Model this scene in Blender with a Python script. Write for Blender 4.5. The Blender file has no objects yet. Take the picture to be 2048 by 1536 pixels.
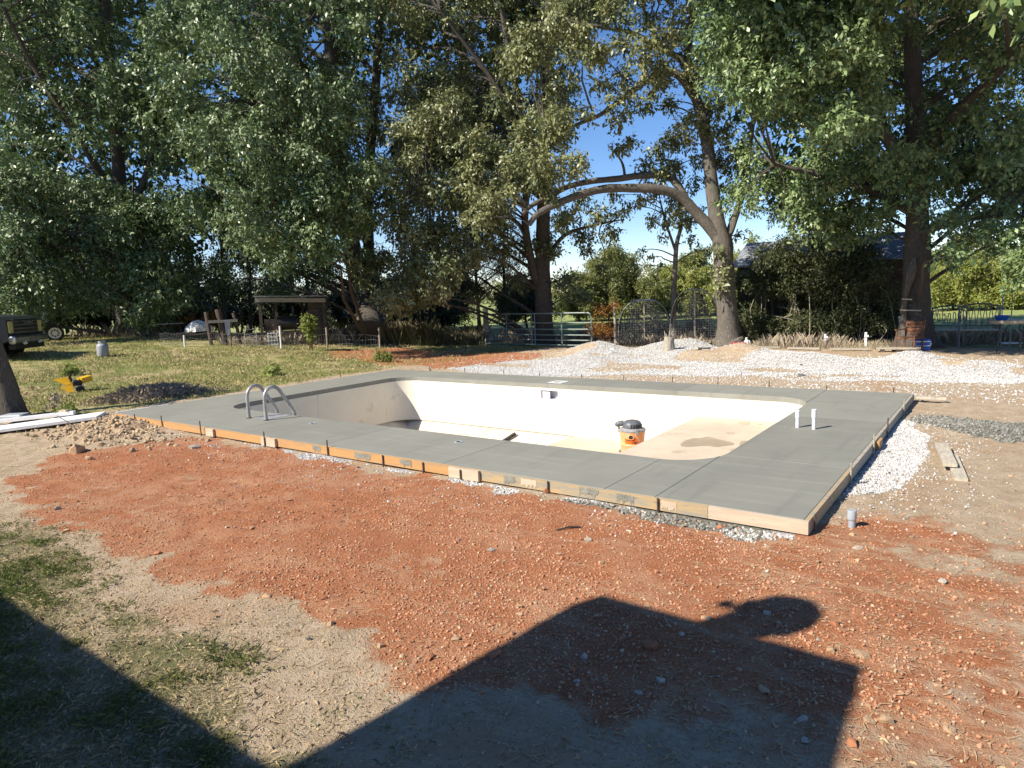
import bpy, math, random
import numpy as np
from mathutils import Vector, Matrix

random.seed(7)
RNG = np.random.default_rng(11)
C = bpy.context.scene.collection
R = math.radians

# ------------------------------------------------------------------ camera, sky, sun, exposure
CAM = np.array([13.7195, -5.7169, 1.944])
YAW, PITCH, ROLL, FPX = -0.637945, 0.132664, -0.040930, 1352.48      # pixels of a 2048 wide frame
_cy, _sy, _cp, _sp = math.cos(YAW), math.sin(YAW), math.cos(PITCH), math.sin(PITCH)
FW = np.array([_sy*_cp, _cy*_cp, -_sp])
_r = np.array([_cy, -_sy, 0.0])
_u = np.cross(_r, FW)
RT = _r*math.cos(ROLL) + _u*math.sin(ROLL)
UP = _u*math.cos(ROLL) - _r*math.sin(ROLL)
cam_data = bpy.data.cameras.new('camera')
cam = bpy.data.objects.new('camera', cam_data)
C.objects.link(cam)
cam.matrix_world = Matrix(((RT[0], UP[0], -FW[0], CAM[0]), (RT[1], UP[1], -FW[1], CAM[1]), (RT[2], UP[2], -FW[2], CAM[2]), (0, 0, 0, 1)))
cam_data.sensor_width = 36.0
cam_data.lens = FPX/2048*36.0
cam_data.clip_start, cam_data.clip_end = 0.05, 2000
bpy.context.scene.camera = cam

SUN_AZ, SUN_EL = R(27), R(40)          # the light travels towards +y, 27 degrees round to +x
world = bpy.data.worlds.new('World')
bpy.context.scene.world = world
world.use_nodes = True
wn = world.node_tree.nodes
sky = wn.new('ShaderNodeTexSky')
sky.sky_type = 'NISHITA'
sky.sun_disc = False
sky.altitude = 1500
sky.sun_elevation = SUN_EL
sky.sun_rotation = math.pi + SUN_AZ
sky.air_density, sky.dust_density, sky.ozone_density = 1.0, 0.1, 2.0
hsv = wn.new('ShaderNodeHueSaturation')
hsv.inputs['Saturation'].default_value = 1.2
tint = wn.new('ShaderNodeMix'); tint.data_type = 'RGBA'; tint.blend_type = 'MULTIPLY'
tint.inputs[0].default_value = 1.0; tint.inputs[7].default_value = (1.0, 0.97, 1.03, 1)
wn['Background'].inputs['Strength'].default_value = 0.098
world.node_tree.links.new(sky.outputs[0], tint.inputs[6])
world.node_tree.links.new(tint.outputs[2], hsv.inputs['Color'])
world.node_tree.links.new(hsv.outputs[0], wn['Background'].inputs[0])
sun_data = bpy.data.lights.new('sun', 'SUN')
sun_data.energy, sun_data.angle, sun_data.color = 5.0, R(0.53), (1.0, 0.925, 0.80)
sun = bpy.data.objects.new('sun', sun_data)
C.objects.link(sun)
LIGHT = np.array([math.sin(SUN_AZ)*math.cos(SUN_EL), math.cos(SUN_AZ)*math.cos(SUN_EL), -math.sin(SUN_EL)])
sun.rotation_euler = Vector(LIGHT).to_track_quat('-Z', 'Y').to_euler()
sc = bpy.context.scene
sc.view_settings.view_transform = 'Standard'
sc.view_settings.look = 'None'
sc.view_settings.gamma = 1.0
sc.view_settings.use_curve_mapping = False
sc.view_settings.exposure = 0.75
sc.render.engine = 'CYCLES'
sc.cycles.max_bounces = 6
sc.cycles.diffuse_bounces = 2
sc.cycles.transparent_max_bounces = 4

# ------------------------------------------------------------------ numeric helpers
def smooth(a, b, x):
    t = np.clip((np.asarray(x, float)-a)/(b-a), 0, 1)
    return t*t*(3-2*t)

def _hash(i, j, s):
    h = (i.astype(np.int64)*374761393 + j.astype(np.int64)*668265263 + s*1442695041) & 0x7fffffff
    h = ((h ^ (h >> 13))*1274126177) & 0x7fffffff
    return ((h ^ (h >> 16)) & 0xffff)/65535.0

def vnoise(x, y, s=0):
    x = np.asarray(x, float); y = np.asarray(y, float)
    i, j = np.floor(x), np.floor(y)
    u, v = x-i, y-j
    u = u*u*(3-2*u); v = v*v*(3-2*v)
    a, b = _hash(i, j, s), _hash(i+1, j, s)
    c, d = _hash(i, j+1, s), _hash(i+1, j+1, s)
    return (a*(1-u)+b*u)*(1-v)+(c*(1-u)+d*u)*v

def fbm(x, y, s=0, o=4):
    t, a, n = 0, 1.0, 0
    for k in range(o):
        t = t+a*vnoise(np.asarray(x)*2**k, np.asarray(y)*2**k, s+k*17)
        n += a
        a *= .5
    return t/n

def sdf(x, y, poly):
    """signed distance to a polygon, positive inside"""
    x = np.asarray(x, float); y = np.asarray(y, float)
    d = np.full(x.shape, 1e9); ins = np.zeros(x.shape, bool)
    n = len(poly)
    for k in range(n):
        ax, ay = poly[k]; bx, by = poly[(k+1) % n]
        ex, ey = bx-ax, by-ay
        t = np.clip(((x-ax)*ex+(y-ay)*ey)/(ex*ex+ey*ey+1e-12), 0, 1)
        d = np.minimum(d, np.hypot(x-ax-t*ex, y-ay-t*ey))
        cr = ((ay > y) != (by > y)) & (x < ex*(y-ay)/(ey if abs(ey) > 1e-12 else 1e-12)+ax)
        ins ^= cr
    return np.where(ins, d, -d)

# ------------------------------------------------------------------ the lie of the land
L, W = 12.42, 7.33                                     # deck, outside
IX0, IX1, IY0, IY1, IR = 1.416, 11.129, 1.35, 6.253, 0.62   # pool opening
FAR_GRAVEL = [(.2, 8.4), (1.2, 10.4), (2.2, 12.2), (2.1, 14.6), (3.2, 15.5), (5.2, 14.9), (6.3, 15.6), (7.6, 14.9), (9.0, 14.8), (10.4, 14.0), (12.0, 13.9),
              (13.4, 12.9), (16.5, 12.0), (17, 10.1), (14.0, 10.3), (12.6, 9.9), (11.2, 8.7), (9.0, 7.75), (5.0, 7.5), (.2, 7.5)]
APRON = [(12.30, 1.37), (12.51, 1.22), (12.75, 1.37), (13.0, 2.1), (13.08, 3.1), (12.9, 4.3), (12.6, 5.3), (12.38, 5.6)]
SPILL = [(12.45, 6.75), (12.93, 6.15), (13.38, 5.75), (14.0, 5.75), (14.2, 4.8), (13.68, 4.5), (13.31, 4.8), (12.6, 5.5)]
CLAY = [(4.98, -3.12), (3.7, -2.75), (3.0, -2.3), (2.5, -1.3), (2.85, -.6), (3.7, -.1), (12.5, -.05), (12.55, .9), (13.3, 1.45), (16, 1.6), (22, 1.5), (22, -6), (14.4, -6),
        (13.6, -3.4), (12.9, -3.0), (12.3, -2.95), (11.3, -3.1), (10.1, -3.08), (8.2, -3.15), (6.5, -3.35)]
PILES = [(2.9, 13.6, .42, 1.0, .8), (4.9, 14.0, .30, .8, .7), (5.7, 14.6, .40, .8, .6), (7.4, 14.0, .34, .8, .6), (6.2, 13.2, .22, 1.2, .6),
         (9.6, 12.9, .22, 1.2, .7), (11.9, 12.6, .33, .7, .5), (13.2, 12.2, .2, .9, .5), (8.5, 13.6, .15, 1, .6), (3.6, 12.2, .15, 1.0, .8)]

def G(x, y):
    """height of the ground, large shapes only"""
    x = np.asarray(x, float); y = np.asarray(y, float)
    z = -.13-.035*smooth(-.5, -5, y)
    z = z+.80*smooth(-1.5, -15, x)*(1-smooth(9, 24, y))
    z = z+.10*smooth(.6, -.4, x)*smooth(-1.8, -.3, y)*(1-smooth(8, 11, y))
    z = z+.135*np.exp(-((x-.9)/1.1)**2-((y+.28)/.42)**2)
    z = z+.06*np.exp(-((x-1.6)/.9)**2-((y+.9)/.35)**2)
    z = z+.05*np.exp(-((x-13.3)/.6)**2-((y-5.1)/.5)**2)
    for px, py, h, sx, sy in PILES:
        z = z+h*np.exp(-((x-px)/sx)**2-((y-py)/sy)**2)
    z = z-.25*smooth(22, 45, y)*smooth(-45, -20, -np.abs(x+5)-15)
    return z

def ray(px, py):
    return ((px-1024)/FPX)*RT+((768-py)/FPX)*UP+FW

def at(px, py, z=None):
    """the point of the ground (or of the level z) seen at a place in the photograph"""
    d = ray(px, py)
    zz = -.13 if z is None else z
    for _ in range(40):
        t = (zz-CAM[2])/d[2]
        p = CAM+t*d
        if z is not None:
            break
        zz = zz*.5+.5*float(G(p[0], p[1]))
    return p

def adist(px, py, dist):
    d = ray(px, py)
    return CAM+d*(dist/math.hypot(d[0], d[1]))

def hdist(p):
    return math.hypot(p[0]-CAM[0], p[1]-CAM[1])

def height(base, py):
    """height above base of what is seen straight above it at row py"""
    px = 1024+FPX*((base-CAM)@RT)/((base-CAM)@FW)
    for _ in range(3):
        d = ray(px, py)
        t = ((base-CAM)[:2]@d[:2])/(d[:2]@d[:2])
        z = (CAM+t*d)[2]
        q = np.array([base[0], base[1], z])-CAM
        px = 1024+FPX*(q@RT)/(q@FW)
    return z-base[2]

# ------------------------------------------------------------------ mesh helpers
def mesh_np(name, v, f, mat, smooth_shade=False):
    """one mesh from arrays: v (n,3), f (m,3) or (m,4)"""
    v = np.ascontiguousarray(v, np.float32); f = np.ascontiguousarray(f, np.int32)
    me = bpy.data.meshes.new(name)
    m, k = f.shape
    me.vertices.add(len(v)); me.vertices.foreach_set('co', v.ravel())
    me.loops.add(m*k); me.loops.foreach_set('vertex_index', f.ravel())
    me.polygons.add(m)
    me.polygons.foreach_set('loop_start', np.arange(0, m*k, k, dtype=np.int32))
    me.polygons.foreach_set('loop_total', np.full(m, k, np.int32))
    if smooth_shade:
        me.polygons.foreach_set('use_smooth', np.ones(m, bool))
    me.update(calc_edges=True)
    if mat: me.materials.append(mat)
    return me

class MB:
    """collects shapes for one mesh"""
    def __init__(s): s.v = []; s.f = []
    def add(s, vs, fs, M=None):
        o = len(s.v)
        for p in vs:
            s.v.append(tuple(M @ Vector(p)) if M is not None else tuple(map(float, p)))
        s.f += [tuple(i+o for i in q) for q in fs]
        return s
    def box(s, c, d, M=None, rz=0, bev=0):
        x, y, z = d[0]/2, d[1]/2, d[2]/2
        T = Matrix.Translation(Vector(c)) @ Matrix.Rotation(rz, 4, 'Z')
        if M is not None: T = M @ T
        b = min(bev, x*.9, y*.9, z*.9)
        if b <= 0:
            vs = [(-x, -y, -z), (x, -y, -z), (x, y, -z), (-x, y, -z), (-x, -y, z), (x, -y, z), (x, y, z), (-x, y, z)]
            fs = [(0, 3, 2, 1), (4, 5, 6, 7), (0, 1, 5, 4), (1, 2, 6, 5), (2, 3, 7, 6), (3, 0, 4, 7)]
            return s.add(vs, fs, T)
        vs = []; fs = []
        def octo(z_, i):
            return [(-x+i, -y+i+b, z_), (-x+i+b, -y+i, z_), (x-i-b, -y+i, z_), (x-i, -y+i+b, z_), (x-i, y-i-b, z_), (x-i-b, y-i, z_), (-x+i+b, y-i, z_), (-x+i, y-i-b, z_)]
        vs = octo(-z, b*.6)+octo(-z+b, 0)+octo(z-b, 0)+octo(z, b*.6)
        for k in range(3):
            for j in range(8):
                fs.append((k*8+j, k*8+(j+1) % 8, k*8+8+(j+1) % 8, k*8+8+j))
        fs += [tuple(range(7, -1, -1)), tuple(range(24, 32))]
        return s.add(vs, fs, T)
    def beam(s, a, b, w, h):
        """a square bar from a to b; w across, h upright"""
        a, b = Vector(a), Vector(b); d = b-a
        q = d.to_track_quat('X', 'Z').to_matrix().to_4x4()
        return s.box((0, 0, 0), (d.length, w, h), Matrix.Translation((a+b)/2) @ q)
    def tube(s, pts, rad, n=8, cap=True, wob=0, seed=0):
        pts = [Vector(p) for p in pts]
        rads = rad if hasattr(rad, '__len__') else [rad]*len(pts)
        rr = random.Random(seed)
        up = Vector((0, 0, 1)); o = len(s.v)
        t0 = (pts[1]-pts[0]).normalized()
        x = t0.orthogonal().normalized()
        for i, p in enumerate(pts):
            t = (pts[min(i+1, len(pts)-1)]-pts[max(i-1, 0)]).normalized()
            x = (x-t*x.dot(t)).normalized(); y = t.cross(x)
            for k in range(n):
                a = 2*math.pi*k/n
                r = rads[i]*(1+(rr.uniform(-wob, wob) if wob else 0))
                q = p+x*math.cos(a)*r+y*math.sin(a)*r
                s.v.append((q.x, q.y, q.z))
        for i in range(len(pts)-1):
            for k in range(n):
                s.f.append((o+i*n+k, o+i*n+(k+1) % n, o+(i+1)*n+(k+1) % n, o+(i+1)*n+k))
        if cap:
            s.f.append(tuple(o+k for k in range(n-1, -1, -1)))
            s.f.append(tuple(o+(len(pts)-1)*n+k for k in range(n)))
        return s
    def lathe(s, prof, n=20, c=(0, 0, 0), M=None):
        vs = []; fs = []
        for r, z in prof:
            for k in range(n):
                a = 2*math.pi*k/n
                vs.append((c[0]+r*math.cos(a), c[1]+r*math.sin(a), c[2]+z))
        for i in range(len(prof)-1):
            for k in range(n):
                fs.append((i*n+k, i*n+(k+1) % n, (i+1)*n+(k+1) % n, (i+1)*n+k))
        if prof[0][0] > 1e-6: fs.append(tuple(range(n-1, -1, -1)))
        if prof[-1][0] > 1e-6: fs.append(tuple((len(prof)-1)*n+k for k in range(n)))
        return s.add(vs, fs, M)
    def prism(s, poly, z0, z1, M=None, bev=0.0):
        n = len(poly)
        P = poly
        if bev:
            A = []
            for k in range(n):
                a, b, c = Vector(P[k-1]), Vector(P[k]), Vector(P[(k+1) % n])
                e1, e2 = (b-a).normalized(), (c-b).normalized()
                n1, n2 = Vector((-e1.y, e1.x)), Vector((-e2.y, e2.x))
                m = (n1+n2); m = m/max(m.length_squared, .3)*2*bev
                A.append((b.x+m.x, b.y+m.y))
            vs = [(*p, z0) for p in P]+[(*p, z1-bev) for p in P]+[(P[i][0]*.35+A[i][0]*.65, P[i][1]*.35+A[i][1]*.65, z1-bev*.32) for i in range(n)]+[(*p, z1) for p in A]
            rows = 3
        else:
            vs = [(*p, z0) for p in P]+[(*p, z1) for p in P]; rows = 1
        fs = [tuple(range(n-1, -1, -1)), tuple(rows*n+k for k in range(n))]
        for i in range(rows):
            for k in range(n):
                fs.append((i*n+k, i*n+(k+1) % n, (i+1)*n+(k+1) % n, (i+1)*n+k))
        return s.add(vs, fs, M)
    def mesh(s, name, mat, off=(0, 0, 0), sm=False):
        me = bpy.data.meshes.new(name)
        me.from_pydata([(v[0]-off[0], v[1]-off[1], v[2]-off[2]) for v in s.v], [], s.f)
        if mat: me.materials.append(mat)
        if sm:
            me.polygons.foreach_set('use_smooth', [True]*len(me.polygons))
            try: me.set_sharp_from_angle(angle=R(40))
            except Exception: pass
        me.update()
        return me

def link(name, me, parent=None, loc=(0, 0, 0), rz=0):
    o = bpy.data.objects.new(name, me); C.objects.link(o)
    o.location = loc; o.rotation_euler = (0, 0, rz)
    if parent: o.parent = parent
    return o

def tag(o, label=None, cat=None, group=None, kind=None):
    if label: o['label'] = label
    if cat: o['category'] = cat
    if group: o['group'] = group
    if kind: o['kind'] = kind
    return o

def thing(name, label, cat, loc=(0, 0, 0), rz=0, group=None):
    o = bpy.data.objects.new(name, None); C.objects.link(o)
    o.empty_display_size = .1
    o.location = loc; o.rotation_euler = (0, 0, rz)
    return tag(o, label, cat, group)

def part(name, mb, mat, parent, sm=False, label=None):
    """mb in the parent's own coordinates"""
    o = link(name, mb.mesh(name, mat, sm=sm), parent)
    if label: o['label'] = label
    return o

def wpart(name, mb, mat, parent, sm=False):
    """mb in world coordinates, parent an unrotated thing"""
    return link(name, mb.mesh(name, mat, off=parent.matrix_basis.translation, sm=sm), parent)

def single(name, mb, mat, label, cat, base, group=None, sm=False):
    """a thing of one mesh, mb in world coordinates"""
    return tag(link(name, mb.mesh(name, mat, off=base, sm=sm), None, base), label, cat, group)

def dup(root, loc, rz, label=None, group=None):
    r = root.copy(); C.objects.link(r); r.location = loc; r.rotation_euler = (0, 0, rz)
    if label: r['label'] = label
    if group: r['group'] = group
    for ch in list(root.children):
        c = ch.copy(); C.objects.link(c); c.parent = r
        for g in list(ch.children):
            d = g.copy(); C.objects.link(d); d.parent = c
    return r

# ------------------------------------------------------------------ materials
def nodes(name):
    m = bpy.data.materials.new(name); m.use_nodes = True
    nt = m.node_tree
    return m, nt, nt.nodes, nt.links, nt.nodes['Principled BSDF']

def mix(nt, fac, a, b, mode='MIX'):
    n = nt.nodes.new('ShaderNodeMix'); n.data_type = 'RGBA'; n.blend_type = mode
    for i, s in ((0, fac), (6, a), (7, b)):
        if hasattr(s, 'is_output'): nt.links.new(s, n.inputs[i])
        elif isinstance(s, (int, float)): n.inputs[i].default_value = s
        else: n.inputs[i].default_value = (*s, 1)
    return n.outputs[2]

def noise(nt, scale, detail=4, rough=.6, vec=None, dist=0):
    n = nt.nodes.new('ShaderNodeTexNoise')
    n.inputs['Scale'].default_value = scale; n.inputs['Detail'].default_value = detail
    n.inputs['Roughness'].default_value = rough; n.inputs['Distortion'].default_value = dist
    if vec is not None: nt.links.new(vec, n.inputs['Vector'])
    return n.outputs[0]

def ramp(nt, fac, lo, hi):
    n = nt.nodes.new('ShaderNodeMapRange')
    n.interpolation_type = 'SMOOTHSTEP'
    n.inputs[1].default_value = lo; n.inputs[2].default_value = hi
    nt.links.new(fac, n.inputs[0])
    return n.outputs[0]

def math_n(nt, op, a, b=None):
    n = nt.nodes.new('ShaderNodeMath'); n.operation = op
    for i, s in enumerate((a, b)):
        if s is None: continue
        if hasattr(s, 'is_output'): nt.links.new(s, n.inputs[i])
        else: n.inputs[i].default_value = s
    return n.outputs[0]

def bump(nt, h, strength, dist, bsdf):
    b = nt.nodes.new('ShaderNodeBump')
    b.inputs['Strength'].default_value = strength; b.inputs['Distance'].default_value = dist
    nt.links.new(h, b.inputs['Height']); nt.links.new(b.outputs[0], bsdf.inputs['Normal'])

def coords(nt, kind='Object', scale=None):
    if kind == 'Position':
        o = nt.nodes.new('ShaderNodeNewGeometry').outputs['Position']
    else:
        o = nt.nodes.new('ShaderNodeTexCoord').outputs[kind]
    if scale:
        m = nt.nodes.new('ShaderNodeMapping'); m.inputs['Scale'].default_value = scale
        nt.links.new(o, m.inputs[0]); o = m.outputs[0]
    return o

def attr(nt, name):
    a = nt.nodes.new('ShaderNodeAttribute'); a.attribute_name = name
    return a.outputs['Fac']

def rnd(nt, kind='Object'):
    if kind == 'Object': return nt.nodes.new('ShaderNodeObjectInfo').outputs['Random']
    return nt.nodes.new('ShaderNodeNewGeometry').outputs['Random Per Island']

def mat(name, a, b=None, rough=.75, scale=6, bumps=.15, bscale=60, bdist=.005, metal=0, spec=.4, cscale=None, kind='Position', third=None, tscale=20, lo=.35, hi=.65, objvar=0):
    """two mottled colours, a third in spots, fine relief"""
    m, nt, N, K, B = nodes(name)
    v = coords(nt, kind, cscale)
    b = b or tuple(c*.7 for c in a)
    col = mix(nt, ramp(nt, noise(nt, scale, 5, .65, v), lo, hi), a, b)
    if third: col = mix(nt, ramp(nt, noise(nt, tscale, 5, .7, v), .58, .68), col, third)
    if objvar:
        n = nt.nodes.new('ShaderNodeHueSaturation')
        K.new(math_n(nt, 'ADD', math_n(nt, 'MULTIPLY', rnd(nt), objvar), 1-objvar/2), n.inputs['Value'])
        K.new(col, n.inputs['Color']); col = n.outputs[0]
    K.new(col, B.inputs['Base Color'])
    B.inputs['Roughness'].default_value = rough
    B.inputs['Metallic'].default_value = metal
    B.inputs['Specular IOR Level'].default_value = spec
    if bumps: bump(nt, noise(nt, bscale, 4, .7, v), bumps, bdist, B)
    return m

def leaf_mat(name, a, b, c, trans=.28, rough=.42, spec=.5, tcol=None):
    """leaves: three tones picked leaf by leaf, some light let through"""
    m, nt, N, K, B = nodes(name)
    r = rnd(nt, 'Island')
    col = mix(nt, ramp(nt, r, .25, .6), a, b)
    col = mix(nt, ramp(nt, r, .84, .97), col, c)
    col = mix(nt, ramp(nt, noise(nt, .55, 3, .6, coords(nt, 'Position')), .35, .65), col, mix(nt, .5, col, c))
    K.new(col, B.inputs['Base Color'])
    B.inputs['Roughness'].default_value = rough
    B.inputs['Specular IOR Level'].default_value = spec
    t = N.new('ShaderNodeBsdfTranslucent')
    K.new(mix(nt, .6, col, tcol or tuple(min(1, k*1.6) for k in b)), t.inputs['Color'])
    s = N.new('ShaderNodeMixShader'); s.inputs[0].default_value = trans
    K.new(B.outputs[0], s.inputs[1]); K.new(t.outputs[0], s.inputs[2])
    K.new(s.outputs[0], N['Material Output'].inputs[0])
    return m

M = {}
M['concrete'] = None
def concrete_mat():
    m, nt, N, K, B = nodes('fresh_concrete')
    p = coords(nt, 'Position'); s = coords(nt, 'Position', (.5, 7, 1)); s2 = coords(nt, 'Position', (9, .8, 1))
    col = mix(nt, ramp(nt, noise(nt, 1.1, 4, .6, p), .3, .7), (.250, .246, .208), (.220, .217, .185))
    col = mix(nt, math_n(nt, 'MULTIPLY', ramp(nt, noise(nt, 1.2, 3, .6, s), .5, .72), .45), col, (.300, .300, .254))
    col = mix(nt, math_n(nt, 'MULTIPLY', ramp(nt, noise(nt, .9, 4, .55, s2), .52, .72), .4), col, (.172, .170, .146))
    n = N.new('ShaderNodeHueSaturation')
    K.new(math_n(nt, 'ADD', math_n(nt, 'MULTIPLY', rnd(nt), .16), .92), n.inputs['Value']); K.new(col, n.inputs['Color'])
    K.new(n.outputs[0], B.inputs['Base Color'])
    K.new(math_n(nt, 'ADD', math_n(nt, 'MULTIPLY', noise(nt, 3, 3, .6, s), .25), .58), B.inputs['Roughness'])
    B.inputs['Specular IOR Level'].default_value = .35
    h = math_n(nt, 'ADD', math_n(nt, 'MULTIPLY', noise(nt, 90, 3, .6, s), .5), noise(nt, 14, 4, .6, p))
    bump(nt, h, .12, .004, B)
    return m
M['concrete'] = concrete_mat()
M['wet_cement'] = mat('wet_cement', (.27, .265, .225), (.19, .185, .155), rough=.6, scale=9, bumps=.7, bscale=30, bdist=.02)
M['form_wood'] = mat('form_lumber', (.50, .27, .10), (.40, .24, .11), rough=.75, scale=3, cscale=(1.2, 6, 14), third=(.25, .235, .205), tscale=1.6, bumps=.2, bscale=25)
M['form_pale'] = mat('pale_lumber', (.56, .44, .33), (.47, .37, .27), rough=.8, scale=2, cscale=(1, 5, 12), third=(.30, .26, .21), tscale=5, bumps=.2, bscale=25)
M['form_smeared'] = mat('smeared_lumber', (.44, .31, .16), (.30, .27, .21), rough=.8, scale=2.2, cscale=(1.5, 5, 9), third=(.19, .185, .165), tscale=2, bumps=.4, bscale=22)
M['grey_wood'] = mat('weathered_timber', (.42, .37, .29), (.28, .25, .20), rough=.85, scale=5, cscale=(3, 3, 12), bumps=.3, bscale=30)
M['old_board'] = mat('old_board', (.52, .46, .36), (.40, .35, .27), rough=.85, scale=4, cscale=(8, 1.5, 4), third=(.30, .30, .22), tscale=4, bumps=.3, bscale=30)
M['dark_wood'] = mat('dark_timber', (.10, .075, .058), (.06, .046, .037), rough=.8, scale=6, bumps=.3, bscale=30)
M['brown_wood'] = mat('brown_wood', (.20, .085, .04), (.12, .055, .03), rough=.6, scale=8, bumps=.2)
M['steel'] = mat('stake_steel', (.16, .13, .11), (.09, .07, .06), rough=.6, scale=20, metal=.5, third=(.30, .29, .27), tscale=14, bumps=.2)
M['stainless'] = mat('ladder_rail', (.42, .42, .42), (.30, .30, .30), rough=.45, scale=12, metal=.35, third=(.52, .51, .48), tscale=16, bumps=.1)
M['pvc'] = mat('white_pvc', (.82, .82, .80), (.70, .70, .68), rough=.45, scale=14, third=(.45, .44, .42), tscale=22, bumps=.05)
M['grey_pvc'] = mat('grey_pvc', (.36, .39, .42), (.31, .34, .37), rough=.5, scale=10, bumps=.05)
M['liner'] = mat('pool_wall_panel', (.78, .73, .60), (.73, .675, .545), rough=.55, scale=1.6, third=(.63, .56, .44), tscale=1.7, bumps=.05, bscale=30)
M['pool_floor'] = mat('pool_floor', (.64, .53, .40), (.54, .44, .325), rough=.7, scale=1.3, third=(.44, .355, .26), tscale=1.9, bumps=.1, bscale=40, lo=.3, hi=.7)
M['pool_slope'] = mat('pool_slope', (.66, .57, .45), (.56, .46, .35), rough=.7, scale=1.8, third=(.50, .37, .25), tscale=1.6, bumps=.1, bscale=40)
M['puddle'] = mat('wet_stain', (.40, .31, .20), (.33, .25, .16), rough=.3, scale=6, bumps=.02)
M['lilac_plastic'] = mat('skimmer_plastic', (.78, .77, .84), (.72, .71, .79), rough=.4, scale=10, bumps=0)
M['vac_orange'] = mat('orange_plastic', (.78, .36, .17), (.72, .31, .13), rough=.5, scale=9, third=(.74, .42, .26), tscale=7, bumps=.03)
M['vac_label'] = mat('orange_label', (.82, .16, .015), (.74, .13, .015), rough=.45, scale=9, bumps=0)
M['vac_dark'] = mat('grey_plastic', (.13, .14, .16), (.09, .095, .11), rough=.45, scale=14, third=(.2, .2, .2), tscale=18, bumps=.05)
M['vac_grey'] = mat('dusty_grey_plastic', (.33, .33, .33), (.24, .24, .25), rough=.5, scale=12, bumps=.05)
M['black'] = mat('black_rubber', (.018, .018, .019), (.03, .029, .028), rough=.7, scale=9, bumps=.1)
M['black_paint'] = mat('black_paint', (.016, .016, .018), (.028, .026, .025), rough=.4, scale=5, bumps=.03)
M['chrome'] = mat('dull_chrome', (.42, .42, .42), (.26, .26, .26), rough=.25, scale=8, metal=.85, bumps=0)
M['glass'] = mat('dark_glass', (.03, .035, .04), (.02, .024, .03), rough=.08, scale=3, spec=.7, bumps=0)
M['truck_paint'] = mat('charcoal_paint', (.018, .022, .027), (.014, .017, .021), rough=.35, scale=2, spec=.6, bumps=0)
M['lamp_yellow'] = mat('amber_lens', (.55, .48, .16), (.45, .42, .2), rough=.2, scale=14, bumps=.1)
M['white_paint'] = mat('white_paint', (.80, .80, .79), (.70, .70, .69), rough=.5, scale=5, bumps=.04)
M['white_sheet'] = mat('white_strip', (.82, .83, .85), (.74, .75, .77), rough=.5, scale=4, bumps=.06, bscale=12)
M['yellow'] = mat('yellow_plastic', (.80, .45, .02), (.70, .36, .02), rough=.4, scale=7, bumps=.03)
M['green_metal'] = mat('green_gate_metal', (.15, .21, .185), (.20, .25, .22), rough=.5, scale=4, third=(.26, .29, .27), tscale=5, bumps=.05, spec=.5)
M['wire'] = mat('galvanised_wire', (.34, .34, .33), (.24, .23, .22), rough=.5, metal=.4, scale=9, bumps=0)
M['galv'] = mat('galvanised_sheet', (.36, .38, .40), (.26, .27, .285), rough=.5, metal=.3, scale=2.5, third=(.22, .17, .13), tscale=2.2, bumps=.05)
M['roof_metal'] = mat('grey_metal_roof', (.30, .32, .35), (.24, .26, .285), rough=.6, metal=.1, scale=2, cscale=(1, 1, 1), bumps=.03)
M['cyl_grey'] = mat('grey_cylinder_paint', (.34, .35, .38), (.26, .27, .30), rough=.5, scale=7, third=(.22, .18, .15), tscale=9, bumps=.08)
M['blue'] = mat('blue_plastic', (.03, .13, .52), (.025, .10, .42), rough=.4, scale=7, bumps=.02)
M['trash'] = mat('slate_plastic', (.075, .09, .105), (.06, .07, .085), rough=.5, scale=6, bumps=.05)
M['red'] = mat('red_plastic', (.50, .05, .045), (.38, .045, .04), rough=.45, scale=7, third=(.45, .2, .16), tscale=9, bumps=.04)
M['iron'] = mat('cast_bench_metal', (.15, .155, .18), (.10, .105, .12), rough=.45, metal=.4, scale=7, bumps=.1)
M['tan_plastic'] = mat('tan_table_top', (.40, .355, .27), (.30, .27, .20), rough=.5, scale=4, bumps=.05)
M['bark'] = mat('oak_bark', (.115, .098, .08), (.06, .05, .041), rough=.9, scale=5, cscale=(5, 5, 1), third=(.24, .225, .19), tscale=5, bumps=.9, bscale=9, bdist=.04)
M['bark_pale'] = mat('pale_bark', (.165, .145, .12), (.088, .076, .062), rough=.9, scale=4, cscale=(4, 4, 1.2), third=(.31, .285, .245), tscale=4, bumps=.8, bscale=10, bdist=.03)
M['rock_tan'] = mat('tan_stone', (.50, .36, .22), (.42, .25, .14), rough=.85, scale=7, kind='Object', bumps=.4, bscale=18, bdist=.02, objvar=.5)
M['rock_red'] = mat('red_stone', (.42, .19, .09), (.34, .13, .065), rough=.9, scale=9, kind='Object', bumps=.4, bscale=18, bdist=.02, objvar=.5)
M['rock_grey'] = mat('grey_stone', (.47, .42, .35), (.38, .33, .27), rough=.85, scale=8, kind='Object', bumps=.4, bscale=18, bdist=.02, objvar=.4)
M['asphalt_rock'] = mat('dark_grey_stone', (.13, .13, .13), (.09, .09, .09), rough=.85, scale=9, kind='Object', bumps=.4, bscale=18, bdist=.02)
M['siding'] = mat('house_siding', (.62, .60, .55), (.57, .55, .50), rough=.7, scale=3, bumps=.05)
M['shingle'] = mat('house_shingles', (.12, .105, .095), (.08, .07, .065), rough=.9, scale=20, bumps=.3)

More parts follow.
